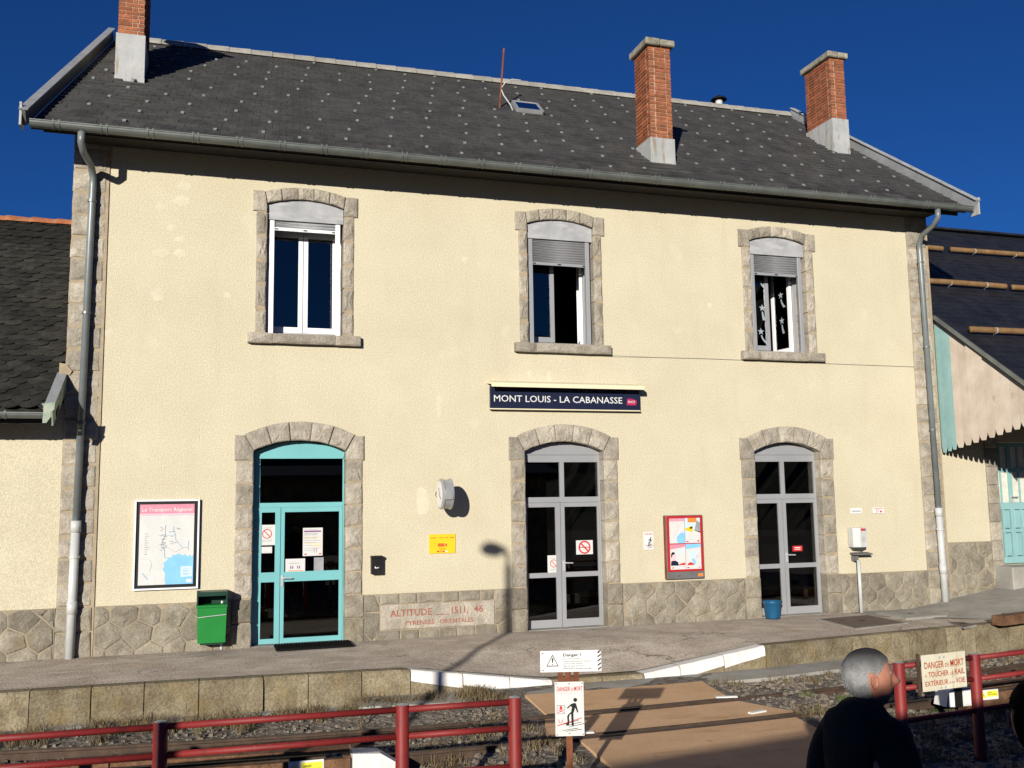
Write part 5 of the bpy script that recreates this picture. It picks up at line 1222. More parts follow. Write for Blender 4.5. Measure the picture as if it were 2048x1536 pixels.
# walking man pictogram, used on the warning signs
def danger_print(t, pl, w_, h_, title, skull=True):
    """print of the 'DANGER DE MORT' sign: pl(x, y, k) in metres from the sheet's lower left corner"""
    P1 = lambda x, y: pl(x, y, .0025); P2 = lambda x, y: pl(x, y, .0045)
    S = lambda q: [(x*w_, y*h_) for x, y in q]
    if title:
        text('title', 'DANGER', REDM, t, lambda a, b: P1(.07*w_+a, .83*h_+b), .085*h_, .46*w_, bold=.012); text('title', 'DE', REDM, t, lambda a, b: P1(.56*w_+a, .83*h_+b), .05*h_, .09*w_); text('title', 'MORT', REDM, t, lambda a, b: P1(.67*w_+a, .835*h_+b), .085*h_, .29*w_, bold=.012)
        flat('rule_line', S(rect(.07,.79,.96,.793)), REDM, t, P1)
    else: text('title', 'DANGER DE MORT', REDM, t, lambda a, b: P1(.08*w_+a, .83*h_+b), .10*h_, .82*w_, bold=.01)
    n = 16; flat('pictogram_head', [((.70+.066*math.cos(i*6.2832/n))*w_, (.665*h_+.066*w_*math.sin(i*6.2832/n))) for i in range(n)], BLACK, t, P2)
    flat('pictogram_body', S([(.66,.61),(.72,.60),(.76,.52),(.80,.44),(.77,.425),(.74,.46),(.69,.525),(.66,.47),(.625,.42),(.63,.19),(.56,.19),(.55,.405),(.50,.40),(.47,.35),(.475,.27),(.42,.25),(.41,.36),(.44,.40),(.55,.445),(.58,.53),(.54,.555),(.43,.505),(.41,.525),(.55,.59)]), BLACK, t, P2)
    flat('pictogram_foot', S([(.36,.21),(.38,.235),(.475,.268),(.475,.19)]), BLACK, t, P1)
    flat('conductor_line', S([(.07,.185),(.92,.325),(.925,.34),(.075,.205)]), REDM, t, P1)
    for a, b in ((.22,.33),(.30,.28),(.40,.24),(.18,.13),(.30,.10)): flat('pictogram_sleeper', S([(a+.05,b*.55+.03),(a+.60,b*.75+.04),(a+.60,b*.75+.052),(a+.05,b*.55+.038)]), BLACK, t, P1)
    flat('bolt_mark', S([(.08,.33),(.15,.28),(.13,.285),(.18,.23),(.10,.27),(.13,.268)]), REDM, t, P1); flat('bolt_mark', S([(.30,.335),(.22,.28),(.245,.285),(.18,.232),(.27,.272),(.24,.27)]), REDM, t, P1)
    if skull:
        for q in (rect(.06,.41,.34,.417), rect(.06,.563,.34,.57), rect(.06,.417,.072,.563), rect(.328,.417,.34,.563)): flat('box_line', S(q), BLACK, t, P1)
        flat('skull', S([(.16,.50),(.15,.53),(.17,.555),(.20,.56),(.23,.555),(.25,.53),(.24,.50),(.225,.485),(.175,.485)]), REDM, t, P1)
        flat('crossed_bone', S([(.10,.485),(.115,.495),(.30,.44),(.29,.43)]), REDM, t, P1); flat('crossed_bone', S([(.30,.485),(.285,.495),(.10,.44),(.11,.43)]), REDM, t, P2)
x0, x1, z0, z1 = span((1287,1064), (1308,1099), -.008); t = thing('wall_warning_sign', (x0, 0, z0), 'small white danger sign with walking figure beside the poster case', 'warning sign')
bbox('plate', (x0, -.010, z0), (x1, .0, z1), WHITE, t, .002); danger_print(t, lambda x, y, k=0: V((x0+x, -.010-k, z0+y)), x1-x0, z1-z0, False, False)
# two name plates
x0, x1, z0, z1 = span((1701,1016), (1724,1027), -.01); t = thing('name_plate', (x0, 0, z0), 'narrow white plate with one line of dark lettering', 'plate'); bbox('plate', (x0,-.012,z0), (x1,0,z1), WHITE, t, .002)
flat('print_line', rect(x0+.03, z0+.035, x1-.03, z0+.055), GREYP, t, lambda a, b: V((a, -.0145, b)))
x0, x1, z0, z1 = span((1746,1015), (1768,1026.5), -.01); t = thing('number_plate', (x0, 0, z0), 'small white plate with the red number 27', 'plate'); bbox('plate', (x0,-.016,z0), (x1,0,z1), WHITE, t, .002)
text('number', '27', REDM, t, lambda a, b: V((x0+.05+a, -.0185, z0+.022+b)), .052, .07, bold=.01); flat('print_line', rect(x0+.02, z1-.022, x1-.02, z1-.014), REDM, t, lambda a, b: V((a, -.0185, b))); flat('print_mark', rect(x0+.14, z0+.02, x0+.185, z0+.05), REDM, t, lambda a, b: V((a, -.0185, b)))
# ticket machine with shelf and post
x0, x1, z0, z1 = span((1709,1056), (1735,1094), -.22); TM = thing('ticket_validator', (x0, -.2, 0), 'pale grey ticket machine on a steel post with dark shelf', 'ticket machine')
k = MB(); k.add([(x0,-.10,z0),(x1,-.10,z0-.02),(x1,.0,z0-.02),(x0,.0,z0),(x0+.09,-.22,z0+.01),(x1-.0,-.22,z0)], [(0,1,2,3)]); 
k = MB(); P = [(x0,-.03),(x0,-.16),(x0+.12,-.22),(x1,-.22),(x1,-.03)]; n = len(P); k.add([(a, b, z0) for a, b in P]+[(a, b, z1) for a, b in P], [tuple(range(n)), tuple(range(2*n-1, n-1, -1))]+[(i, (i+1) % n, n+(i+1) % n, n+i) for i in range(n)]); k.build('housing', PVC, TM)
k = MB(); k.add([(x0+.01,-.03,z0),(x0+.01,-.15,z0),(x0+.13,-.21,z0),(x1-.01,-.21,z0),(x1-.01,-.03,z0),(x0+.08,-.03,z0-.07),(x1-.02,-.10,z0-.07)], [(0,1,5),(1,2,6,5),(2,3,6),(3,4,6),(4,0,5,6)]); k.build('hopper', CASEGREY, TM)
flat('logo', rect(x0+.13, z1-.055, x1-.02, z1-.012), REDM, TM, lambda a, b: V((a, -.2225, b))); flat('logo_corner', [(x0+.18,z1-.055),(x1-.02,z1-.055),(x1-.02,z1-.012)], PIPEG, TM, lambda a, b: V((a, -.2240, b)))
for q in range(3): flat('slot', rect(x0+.15, z0+.10+.03*q, x1-.04, z0+.108+.03*q), GREYP, TM, lambda a, b: V((a, -.2225, b)))
zs = z0-.10; k = MB(); k.add([(x0+.02,-.02,zs),(x0-.02,-.22,zs-.01),(x1+.12,-.20,zs-.02),(x1+.14,-.02,zs)], [(0,1,2,3)]); v = list(k.v); k.add([p+V((0,0,-.025)) for p in v], [(0,1,2,3)]); k.f += [(0,1,5,4),(1,2,6,5),(2,3,7,6),(3,0,4,7)]; k.build('shelf', CASEGREY, TM)
p, q = F(1717,1120,-.17), F(1721,1225,-.17); k = MB(); k.tube([(p.x, -.17, -.01), (p.x, -.17, p.z)], .032, 14); k.build('post', PVC, TM, True); box('bracket', (p.x-.03,-.135,p.z-.02), (p.x+.03,.0,p.z+.12), CASEGREY, TM)
# notices on the doors
def notice(a, b, name, label, Y=.150, m=PAPER, cat='notice'):
    x0, x1, z0, z1 = span(a, b, Y); t = thing(name, (x0, Y, z0), label, cat); mesh('sheet', [(x0,Y,z0),(x1,Y,z0),(x1,Y,z1),(x0,Y,z1),(x0,Y+.002,z0),(x1,Y+.002,z0),(x1,Y+.002,z1),(x0,Y+.002,z1)], [(0,1,2,3),(7,6,5,4),(0,1,5,4),(1,2,6,5),(2,3,7,6),(3,0,4,7)], m, t)
    w_, h_ = x1-x0, z1-z0; pl = on_wall(x0, z0, Y-.002); return t, pl, w_, h_
def nosmoke(t, pl, w_, h_, cy, r_, th):
    ring('prohibition_ring', w_/2, cy*h_, r_-th, r_, REDM, t, pl); c_ = w_/2; s = r_*.70
    flat('prohibition_bar', [(c_-s-th*.35, cy*h_+s-th*.35), (c_-s+th*.35, cy*h_+s+th*.35), (c_+s+th*.35, cy*h_-s+th*.35), (c_+s-th*.35, cy*h_-s-th*.35)], REDM, t, lambda a, b: pl(a, b)+V((0,-.001,0)))
t, pl, w_, h_ = notice((518,1050), (550,1090), 'no_smoking_notice', 'white no smoking sheet on the turquoise side light'); nosmoke(t, pl, w_, h_, .56, .30*w_, .05*w_)
for y_ in (.84, .25, .19): flat('print_line', rect(.2*w_, y_*h_, .8*w_, (y_+.015)*h_), GREYP, t, pl)
notice((520,1094), (544,1106), 'blank_card', 'blank pale card under the no smoking sheet')
t, pl, w_, h_ = notice((606,1056), (645,1111), 'timetable_sheet', 'timetable sheet with purple heading on the turquoise door')
flat('heading_band', rect(.06*w_, .85*h_, .92*w_, .90*h_), PURPLE, t, pl)
for y_, mm in ((.93,GREYP),(.80,GREYP),(.77,GREYP),(.74,GREYP),(.66,GREYP),(.64,YELLOW),(.60,GREYP),(.54,GREYP),(.47,GREYP),(.45,YELLOW),(.36,GREYP),(.27,GREYP),(.20,GREYP)): flat('print_line', rect(.07*w_, y_*h_, (.95 if mm is YELLOW else .6+.3*((y_*37) % 1))*w_, (y_+.012)*h_), mm, t, pl)
flat('print_line', rect(.46*w_, .355*h_, .93*w_, .38*h_), YELLOW, t, lambda a, b: pl(a, b)+V((0,-.001,0)))
for x_ in (.08, .82): flat('print_mark', rect(x_*w_, .045*h_, (x_+.12)*w_, .085*h_), REDM, t, pl)
for q in range(5): flat('print_mark', rect(.55*w_, (.12+.035*q)*h_, .60*w_, (.14+.035*q)*h_), GREYP, t, pl); flat('print_mark', rect(.67*w_, (.12+.035*q)*h_, .71*w_, (.14+.035*q)*h_), REDM, t, pl)
t, pl, w_, h_ = notice((571,1118), (610,1145), 'pictogram_sheet', 'white sheet with two people pictograms above the door handle')
flat('print_bar', rect(.14*w_, .13*h_, .90*w_, .18*h_), ORANGE, t, pl); flat('print_line', rect(.22*w_, .78*h_, .55*w_, .82*h_), LPINK, t, pl); flat('print_line', rect(.22*w_, .66*h_, .75*w_, .70*h_), GREYP, t, pl)
for c_ in (.27, .37, .62, .72): flat('pictogram', [((c_-.03)*w_,.30*h_),((c_+.03)*w_,.30*h_),((c_+.02)*w_,.48*h_),(c_*w_,.54*h_),((c_-.02)*w_,.48*h_)], PURPLE, t, pl)
notice((628,1115), (647,1143), 'grey_card', 'plain grey card in the corner of the turquoise door glass', m=GREYP)
t, pl, w_, h_ = notice((1095,1111), (1120,1147), 'no_smoking_notice', 'white no smoking sheet on the double door with round prohibition sign'); nosmoke(t, pl, w_, h_, .56, .30*w_, .05*w_)
for y_ in (.84, .25, .19): flat('print_line', rect(.2*w_, y_*h_, .8*w_, (y_+.015)*h_), GREYP, t, pl)
t, pl, w_, h_ = notice((1152,1081), (1186,1108), 'prohibition_sign', 'white sheet with thick red prohibition ring on grey door'); nosmoke(t, pl, w_, h_, .5, .47*h_, .11*h_)
flat('print_line', rect(.2*w_, .47*h_, .8*w_, .53*h_), REDM, t, pl)
t, pl, w_, h_ = notice((1585,1092), (1605,1102), 'red_sticker', 'small red sticker on the glass door behind the bucket', m=REDM)
for y_ in (.62, .3): flat('print_line', rect(.2*w_, y_*h_, .8*w_, (y_+.14)*h_), WHITE, t, pl)
# door mat, bucket
P = [G(560,1289,.02), G(686,1283,.02), G(694,1298,.02), G(556,1306,.02)]
P = [V((4.92,-.04,0)), V((5.90,-.04,0)), V((5.92,-.36,0)), V((4.90,-.36,0))]
DM = thing('door_mat', (5.4,-.2,0), 'black ribbed rubber mat in front of the turquoise door', 'door mat'); bbox('mat_base', (4.83,-.62,.004), (5.95,-.08,.030), MATB, DM, .006)
for i in range(26): x = 4.85+.042*i; box('rib', (x,-.612,.0305), (x+.022,-.088,.042), MATB, DM)
bp_ = G(1546,1237,0.0); BK = thing('bucket', (bp_.x, bp_.y, 0), 'blue plastic bucket standing by the grey glass door', 'bucket')
k = MB(); k.lathe([(.0,.012),(.118,.012),(.122,.0),(.124,.02),(.158,.26),(.172,.275),(.172,.300),(.160,.300),(.152,.26),(.118,.03),(.0,.03)], (bp_.x, bp_.y, 0), 28); k.build('body', BUCKET, BK, True)
k = MB(); k.tube([(bp_.x+.17*math.cos(a), bp_.y-.02-.03*math.sin(a), .29-.055*math.sin(a)) for a in [math.pi*i/10 for i in range(11)]], .004, 6); k.build('handle', STEEL, BK)
# weed tufts at the foot of the wall
def tuft(px, py, seed, label, s=.09):
    r = random.Random(seed); b = G(px, py, .0); k = MB()
    for _ in range(60):
        a = r.uniform(0, 6.28); d = s*r.random(); p = b+V((d*1.3*math.cos(a), min(.06, .5*d*math.sin(a)), s*1.1*r.random()*(1-d/s*.4))); t_ = r.uniform(0, 6.28); u = V((math.cos(t_), math.sin(t_)*.5, r.uniform(-.4,.6))).normalized()*s*.24; v = u.cross(V((r.uniform(-1,1), -1, r.uniform(-1,1)))).normalized()*s*.11
        k.add([p-u, p+v, p+u, p-v], [(0,1,2,3)])
    tag(k.build('weed_tuft', GREENGRASS), label, 'weed')
tuft(1816, 1214, 1, 'small leafy green weed at the plinth beside the ticket machine'); tuft(121, 1308, 2, 'tiny dark weed tuft at the foot of the drainpipe by the annex', .05)

p, q = G(2003,1252,.0), G(2075,1240,.0)
TB = thing('timber_baulk', (p.x+.6, p.y+.1, 0), 'dark brown timber baulk lying on the platform edge by the goods shed', 'baulk')
k = MB(); k.beam((p.x, p.y+.08, .075), (p.x+1.9, p.y+.40, .10), .2, .15); k.build('beam', TIMBER, TB)
k = MB(); k.beam((p.x+.25, p.y+.122, .155), (p.x+.32, p.y+.134, .155), .21, .012); k.build('iron_strap', RAILST, TB)

# =================================================================== RAILINGS, SIGNS, LAMP
def railing(pts, x_ext, label):
    t = thing('railing', (pts[0][0], pts[0][1], -.4), label, 'railing', 'red tubular railings beside the track')
    for x, y in pts:
        k = MB(); k.lathe([(.0515,-.5),(.0515,.594),(.047,.600)], (x, y, 0), 20); p = k.build('post', RAILRED, t, True)
        k = MB(); k.lathe([(.0468,.600),(.03,.606),(.0,.608)], (x, y, 0), 20); k.build('post_cap', ZINC, p, True)
    q = list(pts)
    for (ax, ay), (bx, by) in zip(q, q[1:]):
        for z in (.565, .370, .085):
            k = MB(); k.tube([(ax, ay, z), (bx, by, z)], .024, 12); k.build('rail', RAILRED, t, True)
    return t
railing([(-.1,-7.60),(1.75,-7.66),(3.53,-7.73),(5.24,-7.80),(6.11,-7.85)], 0, 'red steel railing run ending by the danger sign post')
railing([(9.82,-7.68),(10.78,-7.56),(12.55,-7.33),(14.3,-7.1)], 0, 'red steel railing run carrying the enamel danger plate')
# twin danger sign on a post
o0 = V((6.429, -7.53, 0)); u0 = V((.965,-.262,0)); nrm = V((u0.y, -u0.x, 0))
def uv(px, py, o, u):
    n_ = V((u.y, -u.x, 0)); d = ray(px, py); t_ = (o-CAM).dot(n_)/d.dot(n_); p = CAM+d*t_; return (p-o).dot(u), p.z
def plate(t, name, x0, x1, z0, z1, m, o, u, th=.006, off=0.0):
    pl = on_plane(o, u, off); k = MB(); k.add([pl(a, b, c) for c in (0, th) for a, b in ((x0,z0),(x1,z0),(x1,z1),(x0,z1))], [(3,2,1,0),(4,5,6,7),(0,1,5,4),(1,2,6,5),(2,3,7,6),(3,0,4,7)]); return k.build(name, m, t)
DS = thing('danger_sign_post', (6.68,-7.62,-.4), 'rusty post with two white danger signs at the crossing', 'warning sign')
a0, zt_ = uv(1080,1302,o0,u0); a1, zb_ = uv(1203,1342,o0,u0)
plate(DS, 'upper_panel', a0, a1, zb_, zt_, WHITE, o0, u0); pl = on_plane(o0, u0, .008)
W_, H_ = a1-a0, zt_-zb_; S = lambda x, y, k=0: pl(a0+x*W_, zb_+y*H_, k); SX = lambda x, y: S(x, y)
for tri, mm, kk in (([(.10,.27),(.30,.27),(.20,.83)], BLACK, 0), ([(.118,.31),(.282,.31),(.20,.76)], WHITE, .002)): flat('triangle', tri, mm, DS, lambda x, y, kk=kk: S(x, y, kk))
flat('exclamation', [(.192,.45),(.208,.45),(.213,.66),(.187,.66)], BLACK, DS, lambda x, y: S(x, y, .004)); flat('exclamation', rect(.192,.35,.208,.40), BLACK, DS, lambda x, y: S(x, y, .004))
text('title', 'Danger !', BLACK, DS, lambda a, b: pl(a0+.375*W_+a, zb_+.73*H_+b), .14*H_, .29*W_, bold=.022)
for i, tx in enumerate(('Pour votre sécurité,', 'Assurez-vous avant de traverser', "qu'aucun train n'arrive", 'dans les deux directions', 'Empruntez le passage aménagé')):
    text('small_print', tx, BLACK, DS, lambda a, b, i=i: pl(a0+.375*W_+a, zb_+(.585-.112*i)*H_+b), .055*H_, (.27,.46,.31,.35,.46)[i]*W_, bold=.012)
flat('stripe_field', rect(.935,.03,.995,.97), WHITE, DS, lambda x, y: S(x, y, .001))
for i in range(5): y_ = .04+.2*i; flat('hazard_stripe', [(.937,y_),(.993,y_+.12),(.993,y_+.19),(.937,y_+.08)], BLACK, DS, lambda x, y: S(x, y, .003))
for x_, y_ in ((.04,.88),(.04,.1),(.96,.88)): ring('rivet', x_*W_, y_*H_, .0, .006, RUST, DS, lambda x, y: pl(a0+x, zb_+y, .002), 10)
c0_, zt2 = uv(1109,1364,o0,u0); c1_, zb2 = uv(1169,1471,o0,u0); o1 = o0-nrm*.02
plate(DS, 'lower_panel', c0_, c1_, zb2, zt2, PAPER, o0, u0); pl2 = on_plane(o0, u0, .006)
danger_print(DS, lambda x, y, k=0: pl2(c0_+x, zb2+y, k), c1_-c0_, zt2-zb2, True)
for x_, y_ in ((.05,.97),(.5,.965),(.95,.97),(.05,.03),(.48,.05),(.95,.03)): ring('rivet', x_*(c1_-c0_), y_*(zt2-zb2), .0, .005, RUST, DS, lambda x, y: pl2(c0_+x, zb2+y, .003), 10)
pm = (c0_+c1_)/2-.005; pl = on_plane(o0, u0, -.012)
k = MB(); b_ = [pl(pm, -.55), pl(pm, zb_+.02)]; k.beam(b_[0], b_[1], .05, .012, u0.cross(V((0,0,1)))); k.beam(b_[0]+nrm*-.02, b_[1]+nrm*-.02, .008, .04, u0.cross(V((0,0,1)))); k.build('post', RUST, DS)
for x_ in (c0_+.05, pm, c1_-.055):
    k = MB(); p = pl(x_, zt2-.05); q = pl(x_, zb_+.05); k.beam(p, q, .042, .008, u0.cross(V((0,0,1)))); k.build('bracket_bar', RUST, DS)
k = MB(); k.beam(pl(c0_+.03, zt2+.01, -.006), pl(c1_-.035, zt2+.01, -.006), .03, .008, nrm); k.beam(pl(c0_+.03, zt2+.01, -.002), pl(c1_-.035, zt2+.01, -.002), .008, .045, V((0,0,1))); k.build('bracket_plate', RUST, DS)
# old enamel plate on the railing
o2 = V((10.02,-7.74,0)); u2 = V((1,.125,0)).normalized()
EN = thing('enamel_danger_plate', (10.2,-7.75,.2), 'cream enamel danger plate with red lettering and rust stains', 'warning sign')
a0, zt_ = uv(1841,1311,o2,u2); a1, _ = uv(1928,1303,o2,u2); _, zb_ = uv(1845,1384,o2,u2)
CREAM = mat('old_cream_enamel', (0.62,0.57,0.42), (0.72,0.68,0.55), rough=0.4, scale=5, spk=0.04); add_spots(CREAM, (0.36,0.20,0.06), 6, 0.60, 0.72, 0.7, stretch=(2,2,.7))
ENR = mat('enamel_red', (0.36,0.04,0.02), (0.46,0.07,0.03), rough=0.5, scale=12)
plate(EN, 'plate', a0, a1, zb_, zt_, CREAM, o2, u2, .008); pl = on_plane(o2, u2, .011); W_, H_ = a1-a0, zt_-zb_
plate(EN, 'backing_strap', a0-.03, a0-.003, zb_-.03, zt_+.01, RAILST, o2, u2, .02, -.03)
def en(s, x, y, h, w_, b=.012): text('lettering', s, ENR, EN, lambda a, c: pl(a0+x*W_+a, zb_+y*H_+c), h*H_, w_*W_, bold=b)
en('DANGER', .05, .62, .19, .44); en('DE', .52, .62, .11, .09, .004); en('MORT', .64, .62, .19, .31); en('A', .05, .39, .08, .04, .004); en('TOUCHER', .13, .38, .15, .46); en('LE', .62, .39, .08, .08, .004); en('RAIL', .73, .38, .16, .23); en('EXTÉRIEUR', .05, .14, .14, .52); en('A LA', .60, .14, .07, .12, .004); en('VOIE', .74, .14, .15, .22)
for x_, y_ in ((.40,.90),(.50,.90),(.40,.06),(.50,.06)): ring('bolt', x_*W_, y_*H_, .0, .011, STEEL, EN, lambda x, y: pl(a0+x, zb_+y, .002), 10)
# street lamp on the near side (its shadow falls on the wall)
LP = thing('street_lamp', (.555,-12.5,-.5), 'grey street lamp with curved arm on the near side', 'street lamp')
lz = 5.0; k = MB(); k.tube([(.555,-12.5,-.5), (.555,-12.5,2.2), (.555,-12.5,lz-.25)], .065, 12, r2=.052); k.build('pole', GUTTER, LP, True)
k = MB(); k.tube([(.555,-12.5,lz-.25), (.545,-12.5,lz-.08), (.48,-12.5,lz+.04), (.34,-12.5,lz+.08)], .03, 10); k.build('arm', GUTTER, LP, True)
k = MB(); k.lathe([(.0,.13),(.09,.11),(.15,.05),(.17,-.02),(.12,-.07),(.0,-.09)], (.28,-12.5,lz+.01), 20); k.build('lamp_head', ZINC, LP, True)

# =================================================================== PEOPLE
def gauss(x, s): return math.exp(-x*x/(2*s*s))
def skin_mesh(name, nodes, edges, m, parent, sub=2, root=0):
    me = bpy.data.meshes.new(name); me.from_pydata([n[0] for n in nodes], edges, []); o = bpy.data.objects.new(name, me); COL.objects.link(o)
    md = o.modifiers.new('skin', 'SKIN'); md.use_smooth_shade = True
    for i, n in enumerate(nodes):
        sv = me.skin_vertices[0].data[i]; rr = n[1]; sv.radius = rr if isinstance(rr, tuple) else (rr, rr); sv.use_root = (i == root)
    s = o.modifiers.new('sub', 'SUBSURF'); s.levels = sub; s.render_levels = sub
    dg = bpy.context.evaluated_depsgraph_get(); new = bpy.data.meshes.new_from_object(o.evaluated_get(dg))
    bpy.data.objects.remove(o); new.materials.clear()
    for p in new.polygons: p.use_smooth = True
    return new
def head_point(th, ph):
    """unit head surface; forward +x, left +y, up +z; th polar from top, ph azimuth"""
    x, y, z = math.sin(th)*math.cos(ph), math.sin(th)*math.sin(ph), math.cos(th)
    sg = lambda v, e: math.copysign(abs(v)**e, v)
    X, Y, Z = .098*sg(x, .88), .075*sg(y, .92), (.112 if z > 0 else .122)*sg(z, .90 if z > 0 else 1)
    if z < 0:                                   # jaw narrows and comes forward
        t = -z; Y *= 1-.32*t*t; X *= 1-.10*t; X += .026*t*t
        if x < 0: X += .010*t
    if x < 0: X -= .010*gauss(z-.25, .5)*(-x)
    f = max(0, x)**2
    side = abs(y)
    X += f*(.036*gauss(y, .15)*gauss(z+.17, .12) + .012*gauss(y, .12)*gauss(z-.02, .16))      # nose
    X += f*(.006*gauss(z-.17, .07)) - f*.010*gauss(side-.36, .13)*gauss(z-.04, .085)             # brow, eye sockets
    X += f*(.008*gauss(y, .25)*gauss(z+.44, .05) + .006*gauss(y, .25)*gauss(z+.56, .045) + .012*gauss(y, .3)*gauss(z+.82, .12)) - f*.005*gauss(y, .3)*gauss(z+.50, .025)
    return V((X, Y, Z))
def person(name, base, face, headc, scale, label, hairm, jacketm, bald_hairline, pose):
    fx = V((math.cos(face), math.sin(face), 0)); ly = V((-math.sin(face), math.cos(face), 0)); b = V(base); hc = V(headc)
    t = thing(name, base, label, 'person')
    H = lambda x, y, z: hc+(fx*x+ly*y+V((0,0,z)))*scale
    bf = face+pose['turn']; bx = V((math.cos(bf), math.sin(bf), 0)); bl = V((-math.sin(bf), math.cos(bf), 0))
    B = lambda x, y, z: V((hc.x, hc.y, b.z))+(bx*(x-.04)+bl*y)*scale+V((0,0,z*scale*(hc.z-b.z)/(1.66*scale)))
    # body: torso, neck, arms, legs and head grown as one surface
    nodes = [(B(0,0,.95), (.15,.11)), (B(0,0,1.12), (.14,.10)), (B(0,0,1.30), (.15,.10)), (B(0,0,1.43), (.085,.075)), (H(-.012,0,-.13), .052), (H(-.005,0,-.05), .056)]
    edges = [(0,1),(1,2),(2,3),(3,4),(4,5)]
    for s in (-1, 1):
        i = len(nodes); nodes += [(B(.0,.17*s,1.40), .062), (B(-.02,.22*s,1.33), .055), (B(-.03,.255*s,1.10), .043), (B(.08,.23*s,.90), .036), (B(.12,.21*s,.82), (.030,.022))]
        edges += [(2,i),(i,i+1),(i+1,i+2),(i+2,i+3),(i+3,i+4)]
        for q in range(4):
            j = len(nodes); o_ = (q-1.5)*.018; nodes += [(B(.14+.01,.205*s+o_*.3,.775+o_*.2), .010), (B(.155,.19*s+o_*.3,.735+abs(o_)*.4), .008)]; edges += [(i+4,j),(j,j+1)]
        j = len(nodes); nodes += [(B(.155,.175*s,.80), .010), (B(.17,.16*s,.775), .009)]; edges += [(i+4,j),(j,j+1)]
        i = len(nodes); nodes += [(B(0,.095*s,.86), .085), (B(.01,.10*s,.50), .058), (B(-.01,.10*s,.10), .042), (B(.0,.10*s,.05), .042), (B(.13,.11*s,.03), (.040,.026))]; edges += [(0,i),(i,i+1),(i+1,i+2),(i+2,i+3),(i+3,i+4)]
    me = skin_mesh('body', nodes, edges, SKIN, None, 2)
    bm = bmesh.new(); bm.from_mesh(me); nu, nv = 64, 44; grid = []
    for j in range(nv+1):
        th = math.pi*j/nv; row = []
        for i in range(nu): p = head_point(th, 2*math.pi*i/nu); row.append(bm.verts.new(H(*p)))
        grid.append(row)
    for j in range(nv):
        for i in range(nu):
            try: f = bm.faces.new((grid[j][i], grid[j][(i+1) % nu], grid[j+1][(i+1) % nu], grid[j+1][i])); f.smooth = True
            except ValueError: pass
    for s in (-1, 1):                            # ears
        c_ = V((-.004, s*.0775, -.008)); rows = []
        for a in range(14):
            an = 2*math.pi*a/14; rr = (.016+.003*math.sin(an), .028)
            o_ = V((rr[0]*math.cos(an)-.006*math.sin(an)*0, s*(.004+.012*(.5-.5*math.cos(an))), rr[1]*math.sin(an)+.004))
            rows.append([bm.verts.new(H(*(c_+o_*q+V((0, s*e, 0))))) for q, e in ((1.0, -.004), (1.02, .005), (.74, .004), (.5, .003))])
        for a in range(14):
            for q in range(3): f = bm.faces.new((rows[a][q], rows[(a+1) % 14][q], rows[(a+1) % 14][q+1], rows[a][q+1])); f.smooth = True
        bm.faces.new([rows[a][3] for a in range(14)])
    bmesh.ops.remove_doubles(bm, verts=bm.verts, dist=.0006); bmesh.ops.recalc_face_normals(bm, faces=bm.faces); bm.to_mesh(me); bm.free()
    link('body', me, SKIN, t)
    for s in (-1, 1):
        k = MB(); k.lathe([(.0,-.009),(.0065,-.0065),(.009,0),(.0065,.0065),(.0,.009)], H(.0765, s*.030, .006), 10); k.build('eye', PAPER, t, True)
        k = MB(); k.lathe([(.0,-.004),(.005,0),(.0,.004)], H(.0850, s*.0305, .006), 8); k.build('iris', BLACK, t, True)
        k = MB(); k.tube([H(.089,s*.016,.026), H(.088,s*.032,.030), H(.078,s*.050,.026)], .0042, 6); k.build('eyebrow', hairm, t)
    # hair: close cropped cap and short strands
    vs = []; fs = []; r = random.Random(5)
    def hairy(th, ph):
        x, y, z = math.sin(th)*math.cos(ph), math.sin(th)*math.sin(ph), math.cos(th)
        return z > .60+.12*bald_hairline*gauss(y, .5) if x > .45 else (z > .10+1.1*max(0, x-.05) if x > .02 else z > (.22 if x > -.20 else -.66))
    nu, nv = 60, 34; idx = {}
    def hv(i, j):
        i %= nu
        if (i, j) not in idx:
            th, ph = math.pi*.84*j/nv, 2*math.pi*i/nu; p = head_point(th, ph); n_ = V((p.x/.0094, p.y/.0055, p.z/.0139)).normalized(); idx[(i, j)] = len(vs); vs.append(H(*(p+n_*(.004+.005*max(0, n_.z)+r.uniform(0,.0015)))))
        return idx[(i, j)]
    for j in range(nv):
        for i in range(nu):
            if hairy(math.pi*.84*(j+.5)/nv, 2*math.pi*(i+.5)/nu): fs.append((hv(i,j), hv(i+1,j), hv(i+1,j+1), hv(i,j+1)))
    mesh('hair', vs, fs, hairm, t, True)
    k = MB()
    for _ in range(5200):
        th, ph = math.acos(r.uniform(-.55, 1)), r.uniform(0, 6.2832)
        if not hairy(th, ph): continue
        p = head_point(th, ph); n_ = V((p.x/.0094, p.y/.0055, p.z/.0139)).normalized(); tg = V((-.6, 0, -1.0 if p.z < .09 else 0)); tg = tg-n_*tg.dot(n_); d = (n_*.35+tg.normalized()+V((r.uniform(-.3,.3), r.uniform(-.3,.3), r.uniform(-.3,.3)))).normalized(); q = p+n_*.004; s_ = V((r.uniform(-1,1), r.uniform(-1,1), r.uniform(-1,1))).normalized()*.0013; l = r.uniform(.008, .016)
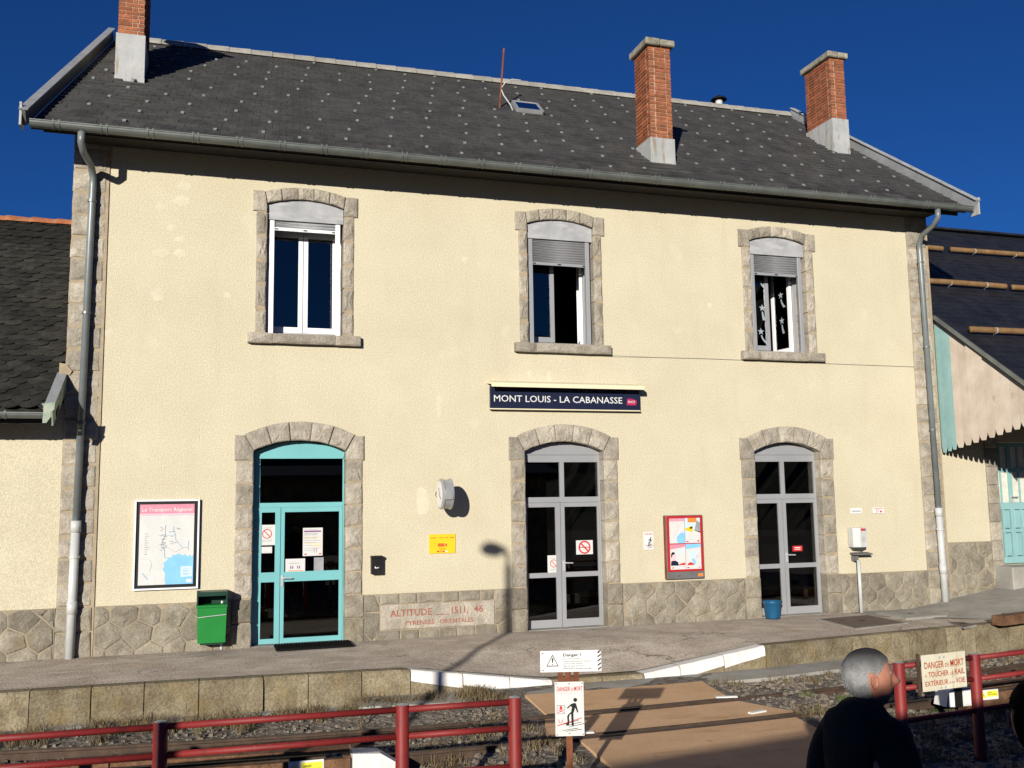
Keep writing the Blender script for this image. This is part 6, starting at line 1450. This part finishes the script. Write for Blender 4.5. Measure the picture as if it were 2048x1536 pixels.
        k.add([H(*(q-s_)), H(*(q+s_)), H(*(q+d*l))], [(0,1,2)])
    stuff(mesh('hair_strands', k.v, k.f, hairm, t, fix=False))
    # jacket, trousers, shoes
    up = pose.get('up', 0)
    nodes = [(B(0,0,.80), (.18,.14)), (B(0,0,1.0), (.175,.14)), (B(0,0,1.22+up), (.175,.14)), (B(0,0,1.37+up), (.155,.115)), (B(-.005,0,1.465+up), (.088,.085)), (B(.01,0,1.535+up*.7), (.078,.078))]
    edges = [(0,1),(1,2),(2,3),(3,4),(4,5)]
    for s in (-1, 1):
        i = len(nodes); nodes += [(B(-.01,.135*s,1.375+up), .092), (B(-.02,.19*s,1.29+up), .082), (B(-.035,.225*s,1.08+up*.7), .070), (B(.06,.25*s,.90), .062)]; edges += [(3,i),(i,i+1),(i+1,i+2),(i+2,i+3)]
    link('jacket', skin_mesh('jacket', nodes, edges, jacketm, None, 2), jacketm, t)
    nodes = [(B(0,0,.92), (.17,.13))]; edges = []
    for s in (-1, 1):
        i = len(nodes); nodes += [(B(0,.10*s,.80), .105), (B(.01,.105*s,.48), .08), (B(-.01,.105*s,.10), .068)]; edges += [(0,i),(i,i+1),(i+1,i+2)]
    link('trousers', skin_mesh('trousers', nodes, edges, jacketm, None, 2), JACKET, t)
    for s in (-1, 1):
        nodes = [(B(-.05,.105*s,.045), .045), (B(.04,.105*s,.045), .046), (B(.15,.115*s,.035), (.048,.034))]; link('shoe', skin_mesh('shoe', nodes, [(0,1),(1,2)], BLACK, None, 2), BLACK, t)
    return t
D1 = 3.8; hc = CAM+ray(1736,1355)*D1
dark_crown(HAIR, hc.z+.025, hc.z+.10, (.032,.031,.031))
person('person', (hc.x, hc.y, -.34), math.radians(-17), hc, .93, 'man with cropped grey hair in black jacket looking along the track', HAIR, JACKET, .3, {'turn': math.radians(32), 'up': .085})
D2 = 3.0; hc2 = CAM+ray(2078,1440)*D2
person('person', (hc2.x, hc2.y, -.36), math.radians(60), hc2, 1.0, 'dark haired person in olive coat standing in the shade', DARKHAIR, OLIVE, 0, {'turn': 0.0})
